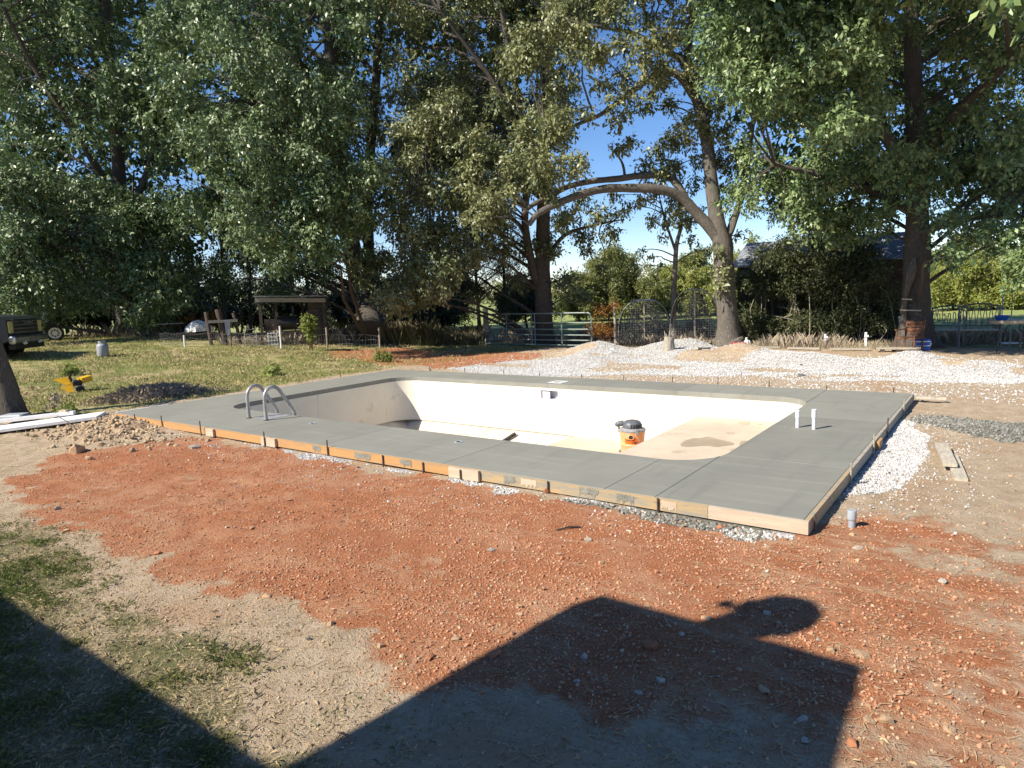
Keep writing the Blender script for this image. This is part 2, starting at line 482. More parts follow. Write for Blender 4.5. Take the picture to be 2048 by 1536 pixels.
def island_mat(name, a, b, c, rough=.85, spec=.3, by='Island'):
    m, nt, N, K, B = nodes(name)
    r = rnd(nt, by)
    col = mix(nt, ramp(nt, r, .1, .7), a, b)
    col = mix(nt, ramp(nt, r, .70, .95), col, c)
    K.new(col, B.inputs['Base Color']); B.inputs['Roughness'].default_value = rough
    B.inputs['Specular IOR Level'].default_value = spec
    return m
M['gravel'] = island_mat('crushed_limestone', (.60, .59, .57), (.46, .455, .44), (.38, .33, .27), by='Object')
M['clod'] = island_mat('clay_clods', (.42, .19, .10), (.46, .235, .135), (.54, .38, .25), rough=.95, by='Object')
M['tan_clod'] = island_mat('tan_clods', (.49, .37, .235), (.42, .31, .19), (.34, .235, .14), rough=.95, by='Object')
M['cement_lump'] = island_mat('cement_lumps', (.24, .235, .20), (.18, .175, .15), (.30, .29, .25), by='Object')
M['straw'] = island_mat('dry_straw', (.50, .38, .22), (.42, .33, .20), (.30, .24, .13))
M['grass'] = leaf_mat('short_grass', (.095, .14, .035), (.135, .175, .05), (.28, .25, .11), trans=.2, rough=.6, spec=.25)
M['lawn'] = leaf_mat('lawn_grass', (.20, .25, .065), (.27, .285, .09), (.44, .37, .17), trans=.25, rough=.65, spec=.2)
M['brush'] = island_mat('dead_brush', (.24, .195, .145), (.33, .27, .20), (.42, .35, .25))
M['dead_leaf'] = island_mat('fallen_brown_leaves', (.36, .22, .12), (.27, .15, .08), (.45, .31, .18))
M['leaf_left'] = leaf_mat('oak_leaves_grey_green', (.048, .082, .034), (.115, .18, .07), (.25, .31, .13), trans=.11, rough=.44, spec=.5)
M['leaf_mid'] = leaf_mat('oak_leaves_olive', (.072, .098, .038), (.175, .205, .085), (.31, .31, .14), trans=.12, rough=.44, spec=.5)
M['leaf_arch'] = leaf_mat('oak_leaves_yellow_green', (.09, .115, .042), (.20, .225, .09), (.34, .33, .15), trans=.14, rough=.42, spec=.5)
M['leaf_right'] = leaf_mat('oak_leaves_bright', (.055, .10, .036), (.15, .225, .08), (.30, .37, .15), trans=.12, rough=.44, spec=.5)
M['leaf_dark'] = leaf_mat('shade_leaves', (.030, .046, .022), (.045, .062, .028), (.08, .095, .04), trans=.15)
M['leaf_cedar'] = leaf_mat('cedar_sprays', (.060, .075, .026), (.085, .095, .034), (.14, .13, .05), trans=.15, rough=.6, spec=.2)
M['leaf_bush'] = leaf_mat('bush_leaves', (.12, .15, .042), (.18, .20, .058), (.27, .26, .085), trans=.3, rough=.5)
M['leaf_light'] = leaf_mat('sunny_leaves', (.19, .235, .05), (.28, .31, .07), (.38, .37, .11), trans=.35, rough=.5)
M['leaf_vine'] = leaf_mat('vine_leaves', (.055, .075, .028), (.08, .10, .035), (.13, .13, .06), trans=.2, rough=.5, spec=.4)
M['leaf_net'] = leaf_mat('grey_dry_vines', (.19, .185, .14), (.24, .23, .18), (.32, .30, .25), trans=.1, rough=.7, spec=.2)
M['leaf_rust'] = leaf_mat('rusty_leaves', (.28, .12, .03), (.34, .19, .05), (.20, .07, .035), trans=.3, rough=.6, spec=.2)
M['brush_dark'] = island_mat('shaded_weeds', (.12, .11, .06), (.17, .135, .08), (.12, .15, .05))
M['weed'] = leaf_mat('weed_leaves', (.14, .20, .045), (.20, .25, .06), (.30, .30, .1), trans=.3, rough=.6, spec=.2)

def gn_stones(name, pts, sizes, mt, seed, flat=.75):
    """loose stones as instances of one rough pebble, each with its own turn and size"""
    n = len(pts); rng = np.random.default_rng(seed)
    me = bpy.data.meshes.new(name); me.vertices.add(n)
    me.vertices.foreach_set('co', np.ascontiguousarray(pts, np.float32).ravel())
    sc_ = sizes[:, None]*np.array([1, .82, flat])*(.7+.6*rng.random((n, 3)))
    a = me.attributes.new('sc', 'FLOAT_VECTOR', 'POINT'); a.data.foreach_set('vector', np.ascontiguousarray(sc_, np.float32).ravel())
    ro = np.stack([(rng.random(n)-.5)*1.4, (rng.random(n)-.5)*1.4, rng.random(n)*6.28], -1)
    a = me.attributes.new('ro', 'FLOAT_VECTOR', 'POINT'); a.data.foreach_set('vector', np.ascontiguousarray(ro, np.float32).ravel())
    o = bpy.data.objects.new(name, me); C.objects.link(o)
    ng = bpy.data.node_groups.new(name, 'GeometryNodeTree')
    ng.interface.new_socket('Geometry', in_out='INPUT', socket_type='NodeSocketGeometry')
    ng.interface.new_socket('Geometry', in_out='OUTPUT', socket_type='NodeSocketGeometry')
    N, K = ng.nodes, ng.links
    gi, go = N.new('NodeGroupInput'), N.new('NodeGroupOutput')
    ico = N.new('GeometryNodeMeshIcoSphere'); ico.inputs['Subdivisions'].default_value = 1; ico.inputs['Radius'].default_value = 1.0
    sp = N.new('GeometryNodeSetPosition'); nz = N.new('ShaderNodeTexNoise'); nz.noise_dimensions = '4D'
    nz.inputs['W'].default_value = seed*1.37; nz.inputs['Scale'].default_value = 1.1
    sub = N.new('ShaderNodeVectorMath'); sub.operation = 'SUBTRACT'; sub.inputs[1].default_value = (.5, .5, .5)
    mul = N.new('ShaderNodeVectorMath'); mul.operation = 'SCALE'; mul.inputs['Scale'].default_value = 1.6
    K.new(nz.outputs['Color'], sub.inputs[0]); K.new(sub.outputs[0], mul.inputs[0]); K.new(mul.outputs[0], sp.inputs['Offset'])
    K.new(ico.outputs['Mesh'], sp.inputs['Geometry'])
    sm_ = N.new('GeometryNodeSetMaterial'); sm_.inputs['Material'].default_value = mt
    K.new(sp.outputs[0], sm_.inputs[0])
    ip = N.new('GeometryNodeInstanceOnPoints')
    K.new(gi.outputs[0], ip.inputs['Points']); K.new(sm_.outputs[0], ip.inputs['Instance'])
    for nm, sock in (('sc', 'Scale'), ('ro', 'Rotation')):
        at_ = N.new('GeometryNodeInputNamedAttribute'); at_.data_type = 'FLOAT_VECTOR'; at_.inputs['Name'].default_value = nm
        K.new(at_.outputs['Attribute'], ip.inputs[sock])
    K.new(ip.outputs[0], go.inputs[0])
    md = o.modifiers.new('stones', 'NODES'); md.node_group = ng
    me.materials.append(mt)
    return tag(o, kind='stuff')

# ------------------------------------------------------------------ ground sheet
def steps(*segs):
    out = []
    for a, b, d in segs:
        out += list(np.arange(a, b-1e-6, d))
    out.append(segs[-1][1])
    return np.array(out)
gx = steps((-330, -45, 22), (-45, -9, .9), (-9, -2, .22), (-2, 15.2, .052), (15.2, 22, .3), (22, 60, 4), (60, 330, 22))
gy = steps((-60, -8, 6), (-8, -5.6, .4), (-5.6, .7, .052), (.7, 7.2, .12), (7.2, 16.5, .09), (16.5, 32, .4), (32, 450, 16))
XX, YY = np.meshgrid(gx, gy)
def relief(x, y):
    n1 = fbm(x*1.3, y*1.3, 3, 3)-.5
    n2 = fbm(x*5, y*5, 9, 3)-.5
    n3 = fbm(x*15, y*15, 21, 2)-.5
    near = smooth(60, 25, np.hypot(x-CAM[0], y-CAM[1]))
    rough = .35+.65*smooth(.5, .62, fbm(x*.6, y*.6, 31, 2))
    mound = np.exp(-((x-1.2)/1.6)**2-((y+.75)/.6)**2)
    return near*(.035*n1+.036*n2*rough+.030*n3*rough+mound*(.14*n2+.10*np.abs(n3)))
def ground_z(x, y):
    return G(x, y)+relief(x, y)
ZZ = ground_z(XX, YY)
nx, ny = len(gx), len(gy)
idx = np.arange(nx*ny).reshape(ny, nx)
F = np.stack([idx[:-1, :-1], idx[:-1, 1:], idx[1:, 1:], idx[1:, :-1]], -1).reshape(-1, 4)
cxm = ((XX[:-1, :-1]+XX[1:, 1:])/2).ravel(); cym = ((YY[:-1, :-1]+YY[1:, 1:])/2).ravel()
keep = ~((cxm > .2) & (cxm < L-.12) & (cym > .12) & (cym < W-.15))
V = np.stack([XX.ravel(), YY.ravel(), ZZ.ravel()], -1)
# keep the soil below the slab and its boards
inside = (V[:, 0] > -.1) & (V[:, 0] < L+.1) & (V[:, 1] > -.1) & (V[:, 1] < W+.1)
lim = np.where(V[:, 0] < 2.4, -.02-.085*smooth(.3, 2.4, V[:, 0]), -.105)
V[:, 2] = np.where(inside, np.minimum(V[:, 2], lim), V[:, 2])

def masks(x, y):
    w1 = (fbm(x*1.1, y*1.1, 41, 4)-.5); w2 = (fbm(x*4, y*4, 47, 3)-.5)
    clay = smooth(-.22, .26, sdf(x, y, CLAY)+w1*.75+w2*.55)
    clay = clay*(1-.50*smooth(12.2, 14.0, x)*smooth(.40, .66, fbm(x*.9, y*2.2, 53, 3)+.08))*(1-.35*smooth(.54, .68, fbm(x*.7+9, y*1.5, 59, 3)))
    clay = clay*(1-.85*smooth(.1, 1.3, y+w1*2.4+w2*1.2)*smooth(12.3, 12.7, x))
    clay = np.maximum(clay, .8*smooth(0, .5, sdf(x, y, [(-7, 9.5), (-1.5, 8.2), (.6, 8.3), (2, 11.5), (1, 14), (-6, 13)])+w1))
    clay = np.maximum(clay, .32*smooth(0, .6, .7-np.abs(y-2.4-.10*(x+8))+w1*1.2)*smooth(-2.8, -4.5, x)*smooth(-25, -12, x))
    grav = smooth(-.08, .10, sdf(x, y, FAR_GRAVEL)+w1*1.1)*smooth(.72, .42, fbm(x*.55, y*1.1, 71, 3)+.35*np.exp(-((y-8.6)/.7)**2)*smooth(4, 6, x))
    grav = np.maximum(grav, smooth(-.04, .08, sdf(x, y, APRON)+w1*.35+w2*.15))
    strip = smooth(.0, .1, .28-np.abs(y+.10)*1.5+w1*.6+w2*.6-.12)*smooth(2.6, 3.6, x)*smooth(12.5, 12.2, x)*smooth(.42, .58, fbm(x*1.3, y*1.3, 83, 2)+.03)
    grav = np.maximum(grav, strip)
    cem = smooth(-.05, .1, sdf(x, y, SPILL)+w1*.5+w2*.3)
    cem = np.maximum(cem, smooth(0, .1, .24-np.abs(y+.14)*1.6+w1*.7+w2*.5-.10)*smooth(9.6, 10.3, x)*smooth(12.3, 12.0, x))
    lawn = smooth(-.2, -1.0, x+w1*1.2)*smooth(-1.25, -.75, y+w1*.5-.02*x)*(1-clay*.8)
    lawn = np.maximum(lawn, smooth(16.2, 18, y+w1*3)*.7)
    lawn = np.maximum(lawn, smooth(5.2, 2.0, x+w1)*smooth(-1.3, -1.7, y)*.35)
    field = smooth(22, 28, y)
    bot = smooth(-3.05, -4.4, y+w1*1.4)*(1-smooth(12.0, 13.0, x))
    return clay, grav, cem, lawn, field, bot
near_land = (np.abs(V[:, 0]) < 60) & (V[:, 1] < 60)
mk = masks(V[:, 0], V[:, 1])
gme = mesh_np('ground', V, F[keep], None, True)
for nm, a in zip(('clay', 'grav', 'cem', 'lawn', 'field', 'bot'), mk):
    at_ = gme.attributes.new(nm, 'FLOAT', 'POINT'); at_.data.foreach_set('value', np.ascontiguousarray(a, np.float32))

def sepx(nt, v):
    n = nt.nodes.new('ShaderNodeSeparateXYZ'); nt.links.new(v, n.inputs[0]); return n.outputs[0]
def ground_mat():
    m, nt, N, K, B = nodes('yard_soil')
    p = coords(nt, 'Position')
    n_big, n_mid, n_fine = noise(nt, .8, 5, .6, p), noise(nt, 6, 5, .7, p), noise(nt, 42, 4, .7, p)
    tan = mix(nt, ramp(nt, n_mid, .35, .65), (.54, .425, .30), (.43, .325, .215))
    tan = mix(nt, ramp(nt, n_big, .5, .7), tan, (.46, .31, .195))
    tan = mix(nt, ramp(nt, n_fine, .56, .70), tan, (.27, .185, .11))
    clay = mix(nt, ramp(nt, n_mid, .3, .7), (.46, .190, .090), (.375, .138, .062))
    clay = mix(nt, math_n(nt, 'MULTIPLY', ramp(nt, noise(nt, 1.7, 6, .7, p), .46, .66), .8), clay, (.52, .285, .165))
    clay = mix(nt, ramp(nt, noise(nt, 48, 4, .75, p), .54, .68), clay, (.58, .34, .205))
    clay = mix(nt, ramp(nt, noise(nt, 75, 2, .6, coords(nt, 'Position', (1, 1.1, 1))), .55, .68), clay, (.27, .095, .043))
    st = ramp(nt, noise(nt, 1.0, 6, .72, coords(nt, 'Position', (.55, 3.4, 1)), .6), .50, .66)
    clay = mix(nt, math_n(nt, 'MULTIPLY', st, math_n(nt, 'ADD', math_n(nt, 'MULTIPLY', ramp(nt, sepx(nt, p), 8.5, 13.5), .55), .18)), clay, (.56, .375, .235))
    lawn = mix(nt, ramp(nt, noise(nt, 1.6, 5, .7, p), .38, .62), (.18, .205, .065), (.44, .36, .185))
    lawn = mix(nt, ramp(nt, n_fine, .5, .7), lawn, (.26, .24, .115))
    field = mix(nt, ramp(nt, noise(nt, .12, 4, .6, p), .35, .65), (.26, .32, .10), (.33, .34, .14))
    grav = mix(nt, ramp(nt, noise(nt, 28, 3, .7, p), .38, .6), (.60, .59, .575), (.38, .36, .34))
    grav = mix(nt, ramp(nt, n_big, .55, .75), grav, (.50, .42, .32))
    cem = mix(nt, ramp(nt, n_mid, .35, .65), (.235, .23, .195), (.17, .165, .14))
    bot = mix(nt, ramp(nt, noise(nt, 2.5, 5, .7, p), .4, .6), (.17, .17, .075), (.38, .305, .19))
    bot = mix(nt, ramp(nt, n_fine, .45, .65), bot, (.17, .15, .075))
    br = lambda a, lo, hi: ramp(nt, math_n(nt, 'ADD', attr(nt, a), math_n(nt, 'MULTIPLY', math_n(nt, 'SUBTRACT', n_mid, .5), .95)), lo, hi)
    col = mix(nt, br('bot', .35, .65), tan, bot)
    col = mix(nt, br('lawn', .3, .7), col, lawn)
    col = mix(nt, br('clay', .3, .7), col, clay)
    col = mix(nt, br('grav', .4, .65), col, grav)
    col = mix(nt, br('cem', .4, .6), col, cem)
    col = mix(nt, attr(nt, 'field'), col, field)
    K.new(col, B.inputs['Base Color'])
    B.inputs['Roughness'].default_value = .95; B.inputs['Specular IOR Level'].default_value = .15
    h = math_n(nt, 'ADD', math_n(nt, 'MULTIPLY', n_fine, .7), math_n(nt, 'MULTIPLY', noise(nt, 95, 4, .75, p), .55))
    bump(nt, h, 1.0, .03, B)
    return m
gme.materials.append(ground_mat())
tag(link('ground', gme), kind='structure')
# ------------------------------------------------------------------ pool deck, slab by slab
def arc(cx, cy, r, a0, a1, n=9):
    return [(cx+r*math.cos(R(a0+(a1-a0)*k/n)), cy+r*math.sin(R(a0+(a1-a0)*k/n))) for k in range(n+1)]
ARC = {'nr': (IX1-IR, IY0+IR), 'nl': (IX0+IR, IY0+IR), 'fr': (IX1-IR, IY1-IR), 'fl': (IX0+IR, IY1-IR)}
def y_near(x):
    if x < IX0+IR: return IY0+IR-math.sqrt(max(0, IR**2-(IX0+IR-x)**2))
    if x > IX1-IR: return IY0+IR-math.sqrt(max(0, IR**2-(x-IX1+IR)**2))
    return IY0
def y_far(x): return IY0+IY1-y_near(x)
deck = tag(bpy.data.objects.new('pool_deck', None), 'freshly finished grey concrete deck around the empty pool', kind='structure')
C.objects.link(deck)
GAP = .0018
def slab(poly):
    b = MB()
    b.prism(poly, -.10, 0, bev=.004)
    part('slab', b, M['concrete'], deck)
def xs_between(a, b):
    out = [a+GAP, b-GAP]
    for lo, hi in ((IX0, IX0+IR), (IX1-IR, IX1)):
        out += [lo+(hi-lo)*k/8 for k in range(9) if a+GAP*2 < lo+(hi-lo)*k/8 < b-GAP*2]
    return sorted(out)
xb = [1.44, 3.95, 6.2, 8.41, 10.56, 11.10]
for a, b in zip(xb[:-1], xb[1:]):
    xs = xs_between(a, b)
    slab([(xs[0], 0), (xs[-1], 0)]+[(x, y_near(x)) for x in reversed(xs)])
xb = [1.44, 3.9, 6.3, 8.7, 11.10]
for a, b in zip(xb[:-1], xb[1:]):
    xs = xs_between(a, b)
    slab([(x, y_far(x)) for x in xs]+[(xs[-1], W), (xs[0], W)])
def xi_right(y):
    for c in ('nr', 'fr'):
        cx, cy = ARC[c]
        if (c == 'nr' and y < cy) or (c == 'fr' and y > cy):
            return cx+math.sqrt(max(0, IR**2-(y-cy)**2))
    return IX1
def side(y0, y1, right):
    ys = [y0+GAP, y1-GAP]+[v for c in (IY0+IR, IY1-IR) for v in [c+(-1 if c < 3 else 1)*IR*k/8 for k in range(9)] if y0+2*GAP < v < y1-2*GAP]
    ys = sorted(ys)
    y_min, y_max = y_near(11.10), y_far(11.10)
    ins = []
    for y in ys:
        xi = xi_right(min(max(y, y_min), y_max)) if y_min <= y <= y_max else 11.10+GAP
        ins.append((max(xi, 11.10+GAP), y))
    if right:
        poly = [(L, ys[0]), (L, ys[-1])]+list(reversed(ins))
    else:
        s = IX0+IX1
        poly = [(0, ys[-1]), (0, ys[0])]+[(s-x, y) for x, y in ins]
    slab(poly)
for a, b in ((0, 1.85), (1.85, 4.6), (4.6, W)): side(a, b, True)
for a, b in ((0, 2.6), (2.6, 5.0), (5.0, W)): side(a, b, False)

# ------------------------------------------------------------------ the pool shell
pool = thing('swimming_pool', 'empty cream walled swimming pool sunk in the grey deck', 'pool', (6.27, 3.8, -1.07))
INS = .022
def wall_path(pts, name='wall_panel'):
    """a thin upright panel that follows pts, its face towards the water"""
    b = MB(); n = len(pts); T = .035; z0, z1 = -1.075, -.092
    vs = []
    for i, p in enumerate(pts):
        a, c = Vector(pts[max(i-1, 0)]), Vector(pts[min(i+1, n-1)])
        t = (c-a).normalized(); nrm = Vector((t.y, -t.x))
        q = Vector(p)+nrm*T
        vs += [(p[0], p[1], z0), (p[0], p[1], z1), (q.x, q.y, z1), (q.x, q.y, z0)]
    fs = []
    for i in range(n-1):
        for k in range(4):
            fs.append((i*4+k, i*4+(k+1) % 4, i*4+4+(k+1) % 4, i*4+4+k))
    fs += [(3, 2, 1, 0), tuple((n-1)*4+k for k in range(4))]
    b.add(vs, fs)
    return wpart(name, b, M['liner'], pool, sm=n > 3)
wx0, wx1, wy0, wy1, wr = IX0-INS, IX1+INS, IY0-INS, IY1+INS, IR+INS
g = .003
def run(vals, f):
    for a, b in zip(vals[:-1], vals[1:]): wall_path([f(a+g), f(b-g)])
SKX0, SKX1, SKZ0, SKZ1 = 5.63, 6.06, -.325, -.140
run([IX0+IR, 3.4, 5.45], lambda x: (x, wy1)[::1])
run([7.45, 9.32, IX1-IR], lambda x: (x, wy1))
# panel with the skimmer mouth cut in it
b = MB()
for c, d in (((5.453+SKX0)/2, SKX0-5.453), ((SKX1+7.447)/2, 7.447-SKX1)):
    b.box((c, wy1-.0175, -.5835), (d, .035, .983))
b.box(((SKX0+SKX1)/2, wy1-.0175, (-.092+SKZ1)/2), (SKX1-SKX0, .035, -.092-SKZ1))
b.box(((SKX0+SKX1)/2, wy1-.0175, (-1.075+SKZ0)/2), (SKX1-SKX0, .035, SKZ0+1.075))
wpart('wall_panel', b, M['liner'], pool)
wall_path(arc(IX1-IR, IY1-IR, wr, 90, 0, 12)); wall_path(arc(IX0+IR, IY1-IR, wr, 180, 90, 12))
wall_path(arc(IX1-IR, IY0+IR, wr, 0, -90, 12)); wall_path(arc(IX0+IR, IY0+IR, wr, 270, 180, 12))
run([IY0+IR, 3.62, IY1-IR-.003], lambda y: (wx0, y)); run([IY1-IR, 3.8, IY0+IR], lambda y: (wx1, y) if True else None)
run([IX1-IR, 8.6, 6.3, 4.0, IX0+IR], lambda x: (x, wy0))
# skimmer
sk = MB(); fw = .028
xm, zm = (SKX0+SKX1)/2, (SKZ0+SKZ1)/2
for c, d in (((xm, wy1-.041, SKZ1+fw/2), (SKX1-SKX0+2*fw, .014, fw)), ((xm, wy1-.041, SKZ0-fw/2), (SKX1-SKX0+2*fw, .014, fw)),
             ((SKX0-fw/2, wy1-.041, zm), (fw, .014, SKZ1-SKZ0)), ((SKX1+fw/2, wy1-.041, zm), (fw, .014, SKZ1-SKZ0))):
    sk.box(c, d, bev=.003)
skf = wpart('skimmer', sk, M['lilac_plastic'], pool)
b = MB()
D = .12
b.box((xm, wy1+.005+D, zm), (SKX1-SKX0+.02, .01, SKZ1-SKZ0+.02)); b.box((xm, wy1+.002+D/2, SKZ0-.006), (SKX1-SKX0, D, .01)); b.box((xm, wy1+.002+D/2, SKZ1+.006), (SKX1-SKX0, D, .01))
b.box((SKX0-.006, wy1+.002+D/2, zm), (.01, D, SKZ1-SKZ0)); b.box((SKX1+.006, wy1+.002+D/2, zm), (.01, D, SKZ1-SKZ0))
o = wpart('skimmer_throat', b, M['lilac_plastic'], pool); o.parent = skf
b = MB(); b.box((xm-.10, wy1-.01, zm-.012), (.19, .012, SKZ1-SKZ0-.03), bev=.003)
o = wpart('weir_flap', b, M['lilac_plastic'], pool); o.parent = skf
# floor: shallow flat, tanning ledge, the hopper's four slopes and its bottom
XC, XL, ZS, ZD = 6.42, 9.15, -1.07, -2.15
hx0, hx1, hy0, hy1 = 3.0, 4.9, 2.7, 4.9
y0_, y1_ = wy0-.02, wy1+.02
def quad(ps, name, mt):
    b = MB(); b.add([(p[0], p[1], p[2]) for p in ps]+[(p[0], p[1], p[2]-.03) for p in ps], [(0, 1, 2, 3), (7, 6, 5, 4), (0, 4, 5, 1), (1, 5, 6, 2), (2, 6, 7, 3), (3, 7, 4, 0)])
    return wpart(name, b, mt, pool)
e = .002
quad([(XC+e, y0_, ZS), (XL+.05, y0_, ZS), (XL+.05, y1_, ZS), (XC+e, y1_, ZS)], 'shallow_floor', M['pool_floor'])
quad([(wx0, y1_, ZS), (hx0, hy1, ZD), (hx1, hy1, ZD), (XC-e, y1_, ZS)], 'floor_slope', M['pool_slope'])
quad([(wx0, y0_, ZS), (hx0, hy0, ZD), (hx0, hy1, ZD), (wx0, y1_, ZS)], 'floor_slope', M['pool_slope'])
quad([(wx0, y0_, ZS), (XC-e, y0_, ZS), (hx1, hy0, ZD), (hx0, hy0, ZD)], 'floor_slope', M['pool_slope'])
quad([(XC-e, y0_, ZS), (XC-e, y1_, ZS), (hx1, hy1, ZD), (hx1, hy0, ZD)], 'floor_slope', M['pool_slope'])
quad([(hx0, hy0, ZD), (hx1, hy0, ZD), (hx1, hy1, ZD), (hx0, hy1, ZD)], 'hopper_bottom', M['pool_floor'])
b = MB(); b.box(((XL+wx1-.01)/2, (wy0+wy1)/2, -.755), (wx1-XL-.012, wy1-wy0-.012, .63), bev=.012)
wpart('tanning_ledge', b, M['pool_floor'], pool)
def blot(cx, cy, z, rx, ry, seed, rz=0, n=30):
    b = MB(); rr = random.Random(seed); ph = [rr.uniform(0, 6.3) for _ in range(5)]
    vs = []
    for k in range(n):
        a = 2*math.pi*k/n
        q = 1+.22*math.sin(2*a+ph[0])+.16*math.sin(3*a+ph[1])+.10*math.sin(5*a+ph[2])+.06*math.sin(8*a+ph[3])
        x, y = rx*q*math.cos(a), ry*q*math.sin(a)
        vs.append((cx+x*math.cos(rz)-y*math.sin(rz), cy+x*math.sin(rz)+y*math.cos(rz), z))
    vs2 = [(x, y, z-.0015) for x, y, z in vs]
    b.add(vs+vs2, [tuple(range(n))]+[(k, n+k, n+(k+1) % n, (k+1) % n) for k in range(n)])
    return b
p1, p2 = at(1420, 884, -.44), at(1480, 888, -.44)
single('puddle', blot(p1[0]-.05, p1[1]-.05, -.4365, .30, .38, 3, .5), M['puddle'], 'wet brown stain in the middle of the pale pool ledge', 'puddle', (p1[0], p1[1], -.44), 'water stains on the pool ledge')
single('puddle', blot(p2[0]+.16, p2[1]-.05, -.4345, .13, .42, 8, .1), M['puddle'], 'wet brown stain along the right rim of the pale pool ledge', 'puddle', (p2[0], p2[1], -.44), 'water stains on the pool ledge')
p3 = at(1490, 846, -.44)
single('puddle', blot(p3[0], p3[1], -.437, .10, .12, 5), M['puddle'], 'small dark damp spot on the ledge below the bright far wall', 'puddle', (p3[0], p3[1], -.44), 'water stains on the pool ledge')

# ------------------------------------------------------------------ ladder rails, pipes, caps in the deck
lad = thing('pool_ladder', 'pair of curved grey handrails standing at the left end of the pool', 'ladder rails', (3.45, 1.08, 0))
def rail_path():
    pts = [(0, 0, -.03), (0, 0, .12), (0, 0, .33)]
    for k in range(1, 10):
        a = math.pi-k*(math.pi*.78)/9
        pts.append((0, .165+.165*math.cos(a), .36+.19*math.sin(a)))
    pts += [(0, .42, .29), (0, .52, .13), (0, .56, .05), (0, .575, -.06), (0, .58, -.45)]
    return pts
for sx in (-.25, .25):
    b = MB(); b.tube([(p[0]+sx, p[1]-.26, p[2]) for p in rail_path()], .030, 12)
    rl = part('rail', b, M['stainless'], lad, sm=True)
    b = MB(); b.lathe([(.048, 0), (.048, .008), (.03, .018), (.025, .018)], 14, (sx, -.26, 0))
    o = part('anchor_collar', b, M['steel'], lad); o.parent = rl
b = MB()
for z in (-.35, -.65, -.92): b.box((0, .36, z), (.5, .08, .025), bev=.006)
for sx in (-.25, .25): b.tube([(sx, .32, -.4), (sx, .33, -.95)], .0245, 10)
part('treads', b, M['stainless'], lad)
b = MB(); b.box((3.47, 1.085, .0035), (.44, .50, .004))
single('step_plate', b, M['vac_grey'], 'thin pale plate lying on the deck between the ladder rails', 'plate', (3.47, 1.085, 0))

def standpipe(p, h, label, lean=0):
    t = thing('pvc_pipe', label, 'pipe', p, 0, 'white pipes standing out of the deck')
    b = MB(); b.tube([(0, 0, -.02), (0, 0, h*.62)], .0235, 14, wob=.02)
    part('pipe', b, M['pvc'], t, True)
    b = MB(); b.lathe([(.0235, h*.58), (.030, h*.58), (.030, h*.97), (.031, h), (.022, h), (.022, h*.9), (0.0, h*.9)], 14)
    part('coupling', b, M['pvc'], t, True)
    return t
standpipe((11.465, 3.742, 0), .235, 'white plastic standpipe in the deck, the one nearer the pool opening')
standpipe((11.676, 3.722, 0), .267, 'white plastic standpipe in the deck, the taller one farther from the pool')
gp = at(1703, 1054)
t = thing('grey_pipe', 'short grey plastic pipe stub standing in the soil by the deck corner', 'pipe', (gp[0], gp[1], gp[2]-.03))
b = MB(); b.tube([(0, 0, -.05), (.004, 0, .125)], .029, 16); part('pipe', b, M['grey_pvc'], t, True)
b = MB(); b.lathe([(.030, .10), (.037, .10), (.037, .172), (.035, .178), (0, .178)], 16); part('cap', b, M['grey_pvc'], t, True)
for (px, py), sq, lab in (((625, 847), 0, 'small round fitting in the deck beside the ladder rails'), ((917, 884), 0, 'small round fitting in the middle of the near deck strip'),
                          ((1117, 764), 1, 'square white skimmer lid with a round hole in the far deck strip')):
    p = at(px, py, 0); b = MB()
    if sq:
        ring = [(.105*math.cos(a), .105*math.sin(a)) for a in np.linspace(0, 2*math.pi, 33)[:-1]]
        outr = [(max(-.17, min(.17, .3*math.cos(a))), max(-.17, min(.17, .3*math.sin(a)))) for a in np.linspace(0, 2*math.pi, 33)[:-1]]
        n = 32; vs = [(p[0]+x, p[1]+y, z) for z in (0, .006) for poly in (ring, outr) for x, y in poly]
        fs = []
        for k in range(n):
            j = (k+1) % n
            fs += [(2*n+k, 3*n+k, 3*n+j, 2*n+j), (n+k, n+j, 3*n+j, 3*n+k), (k, 2*n+k, 2*n+j, j)]
        b.add(vs, fs)
        single('skimmer_lid', b, M['pvc'], lab, 'lid', (p[0], p[1], 0))
    else:
        b.lathe([(.035, 0.001), (.035, .005), (.055, .007), (.06, .004), (.06, 0.001)], 20, (p[0], p[1], 0))
        single('deck_fitting', b, M['grey_pvc'], lab, 'fitting', (p[0], p[1], 0))

# ------------------------------------------------------------------ form boards and stakes
def board(name, a, b_, mt, label, group, z0=-.112, z1=-.002, th=.038, tilt=0):
    bb = MB(); a3 = (a[0], a[1], (z0+z1)/2); b3 = (b_[0], b_[1], (z0+z1)/2+tilt)
    bb.beam(a3, b3, th, z1-z0)
    return single(name, bb, M[mt], label, 'board', ((a[0]+b_[0])/2, (a[1]+b_[1])/2, z0), group)
GR = 'boards framing the concrete deck'
y = -.022
board('form_board', (.12, y), (3.40, y), 'form_wood', 'orange form board at the left end of the near deck edge, half buried in soil', GR)
board('splice_block', (3.38, y-.041), (3.60, y-.041), 'form_pale', 'short pale block nailed across the leftmost joint of the near boards', GR, -.115, .004)
board('form_board', (3.404, y), (5.03, y), 'form_wood', 'clean orange form board between the two short pale blocks on the near edge', GR)
board('splice_block', (4.90, y-.041), (5.24, y-.041), 'form_pale', 'short pale block below the ladder rails on the near board edge', GR, -.118, .006)
board('form_board', (5.034, y), (8.78, y), 'form_wood', 'long orange form board spattered with cement in the middle of the near edge', GR)
board('splice_block', (8.58, y-.041), (9.02, y-.041), 'form_pale', 'longest pale splice block, at the middle of the near board edge', GR, -.118, .002)
board('form_board', (8.784, y), (11.62, y), 'form_smeared', 'cement smeared yellow form board towards the near right corner', GR)
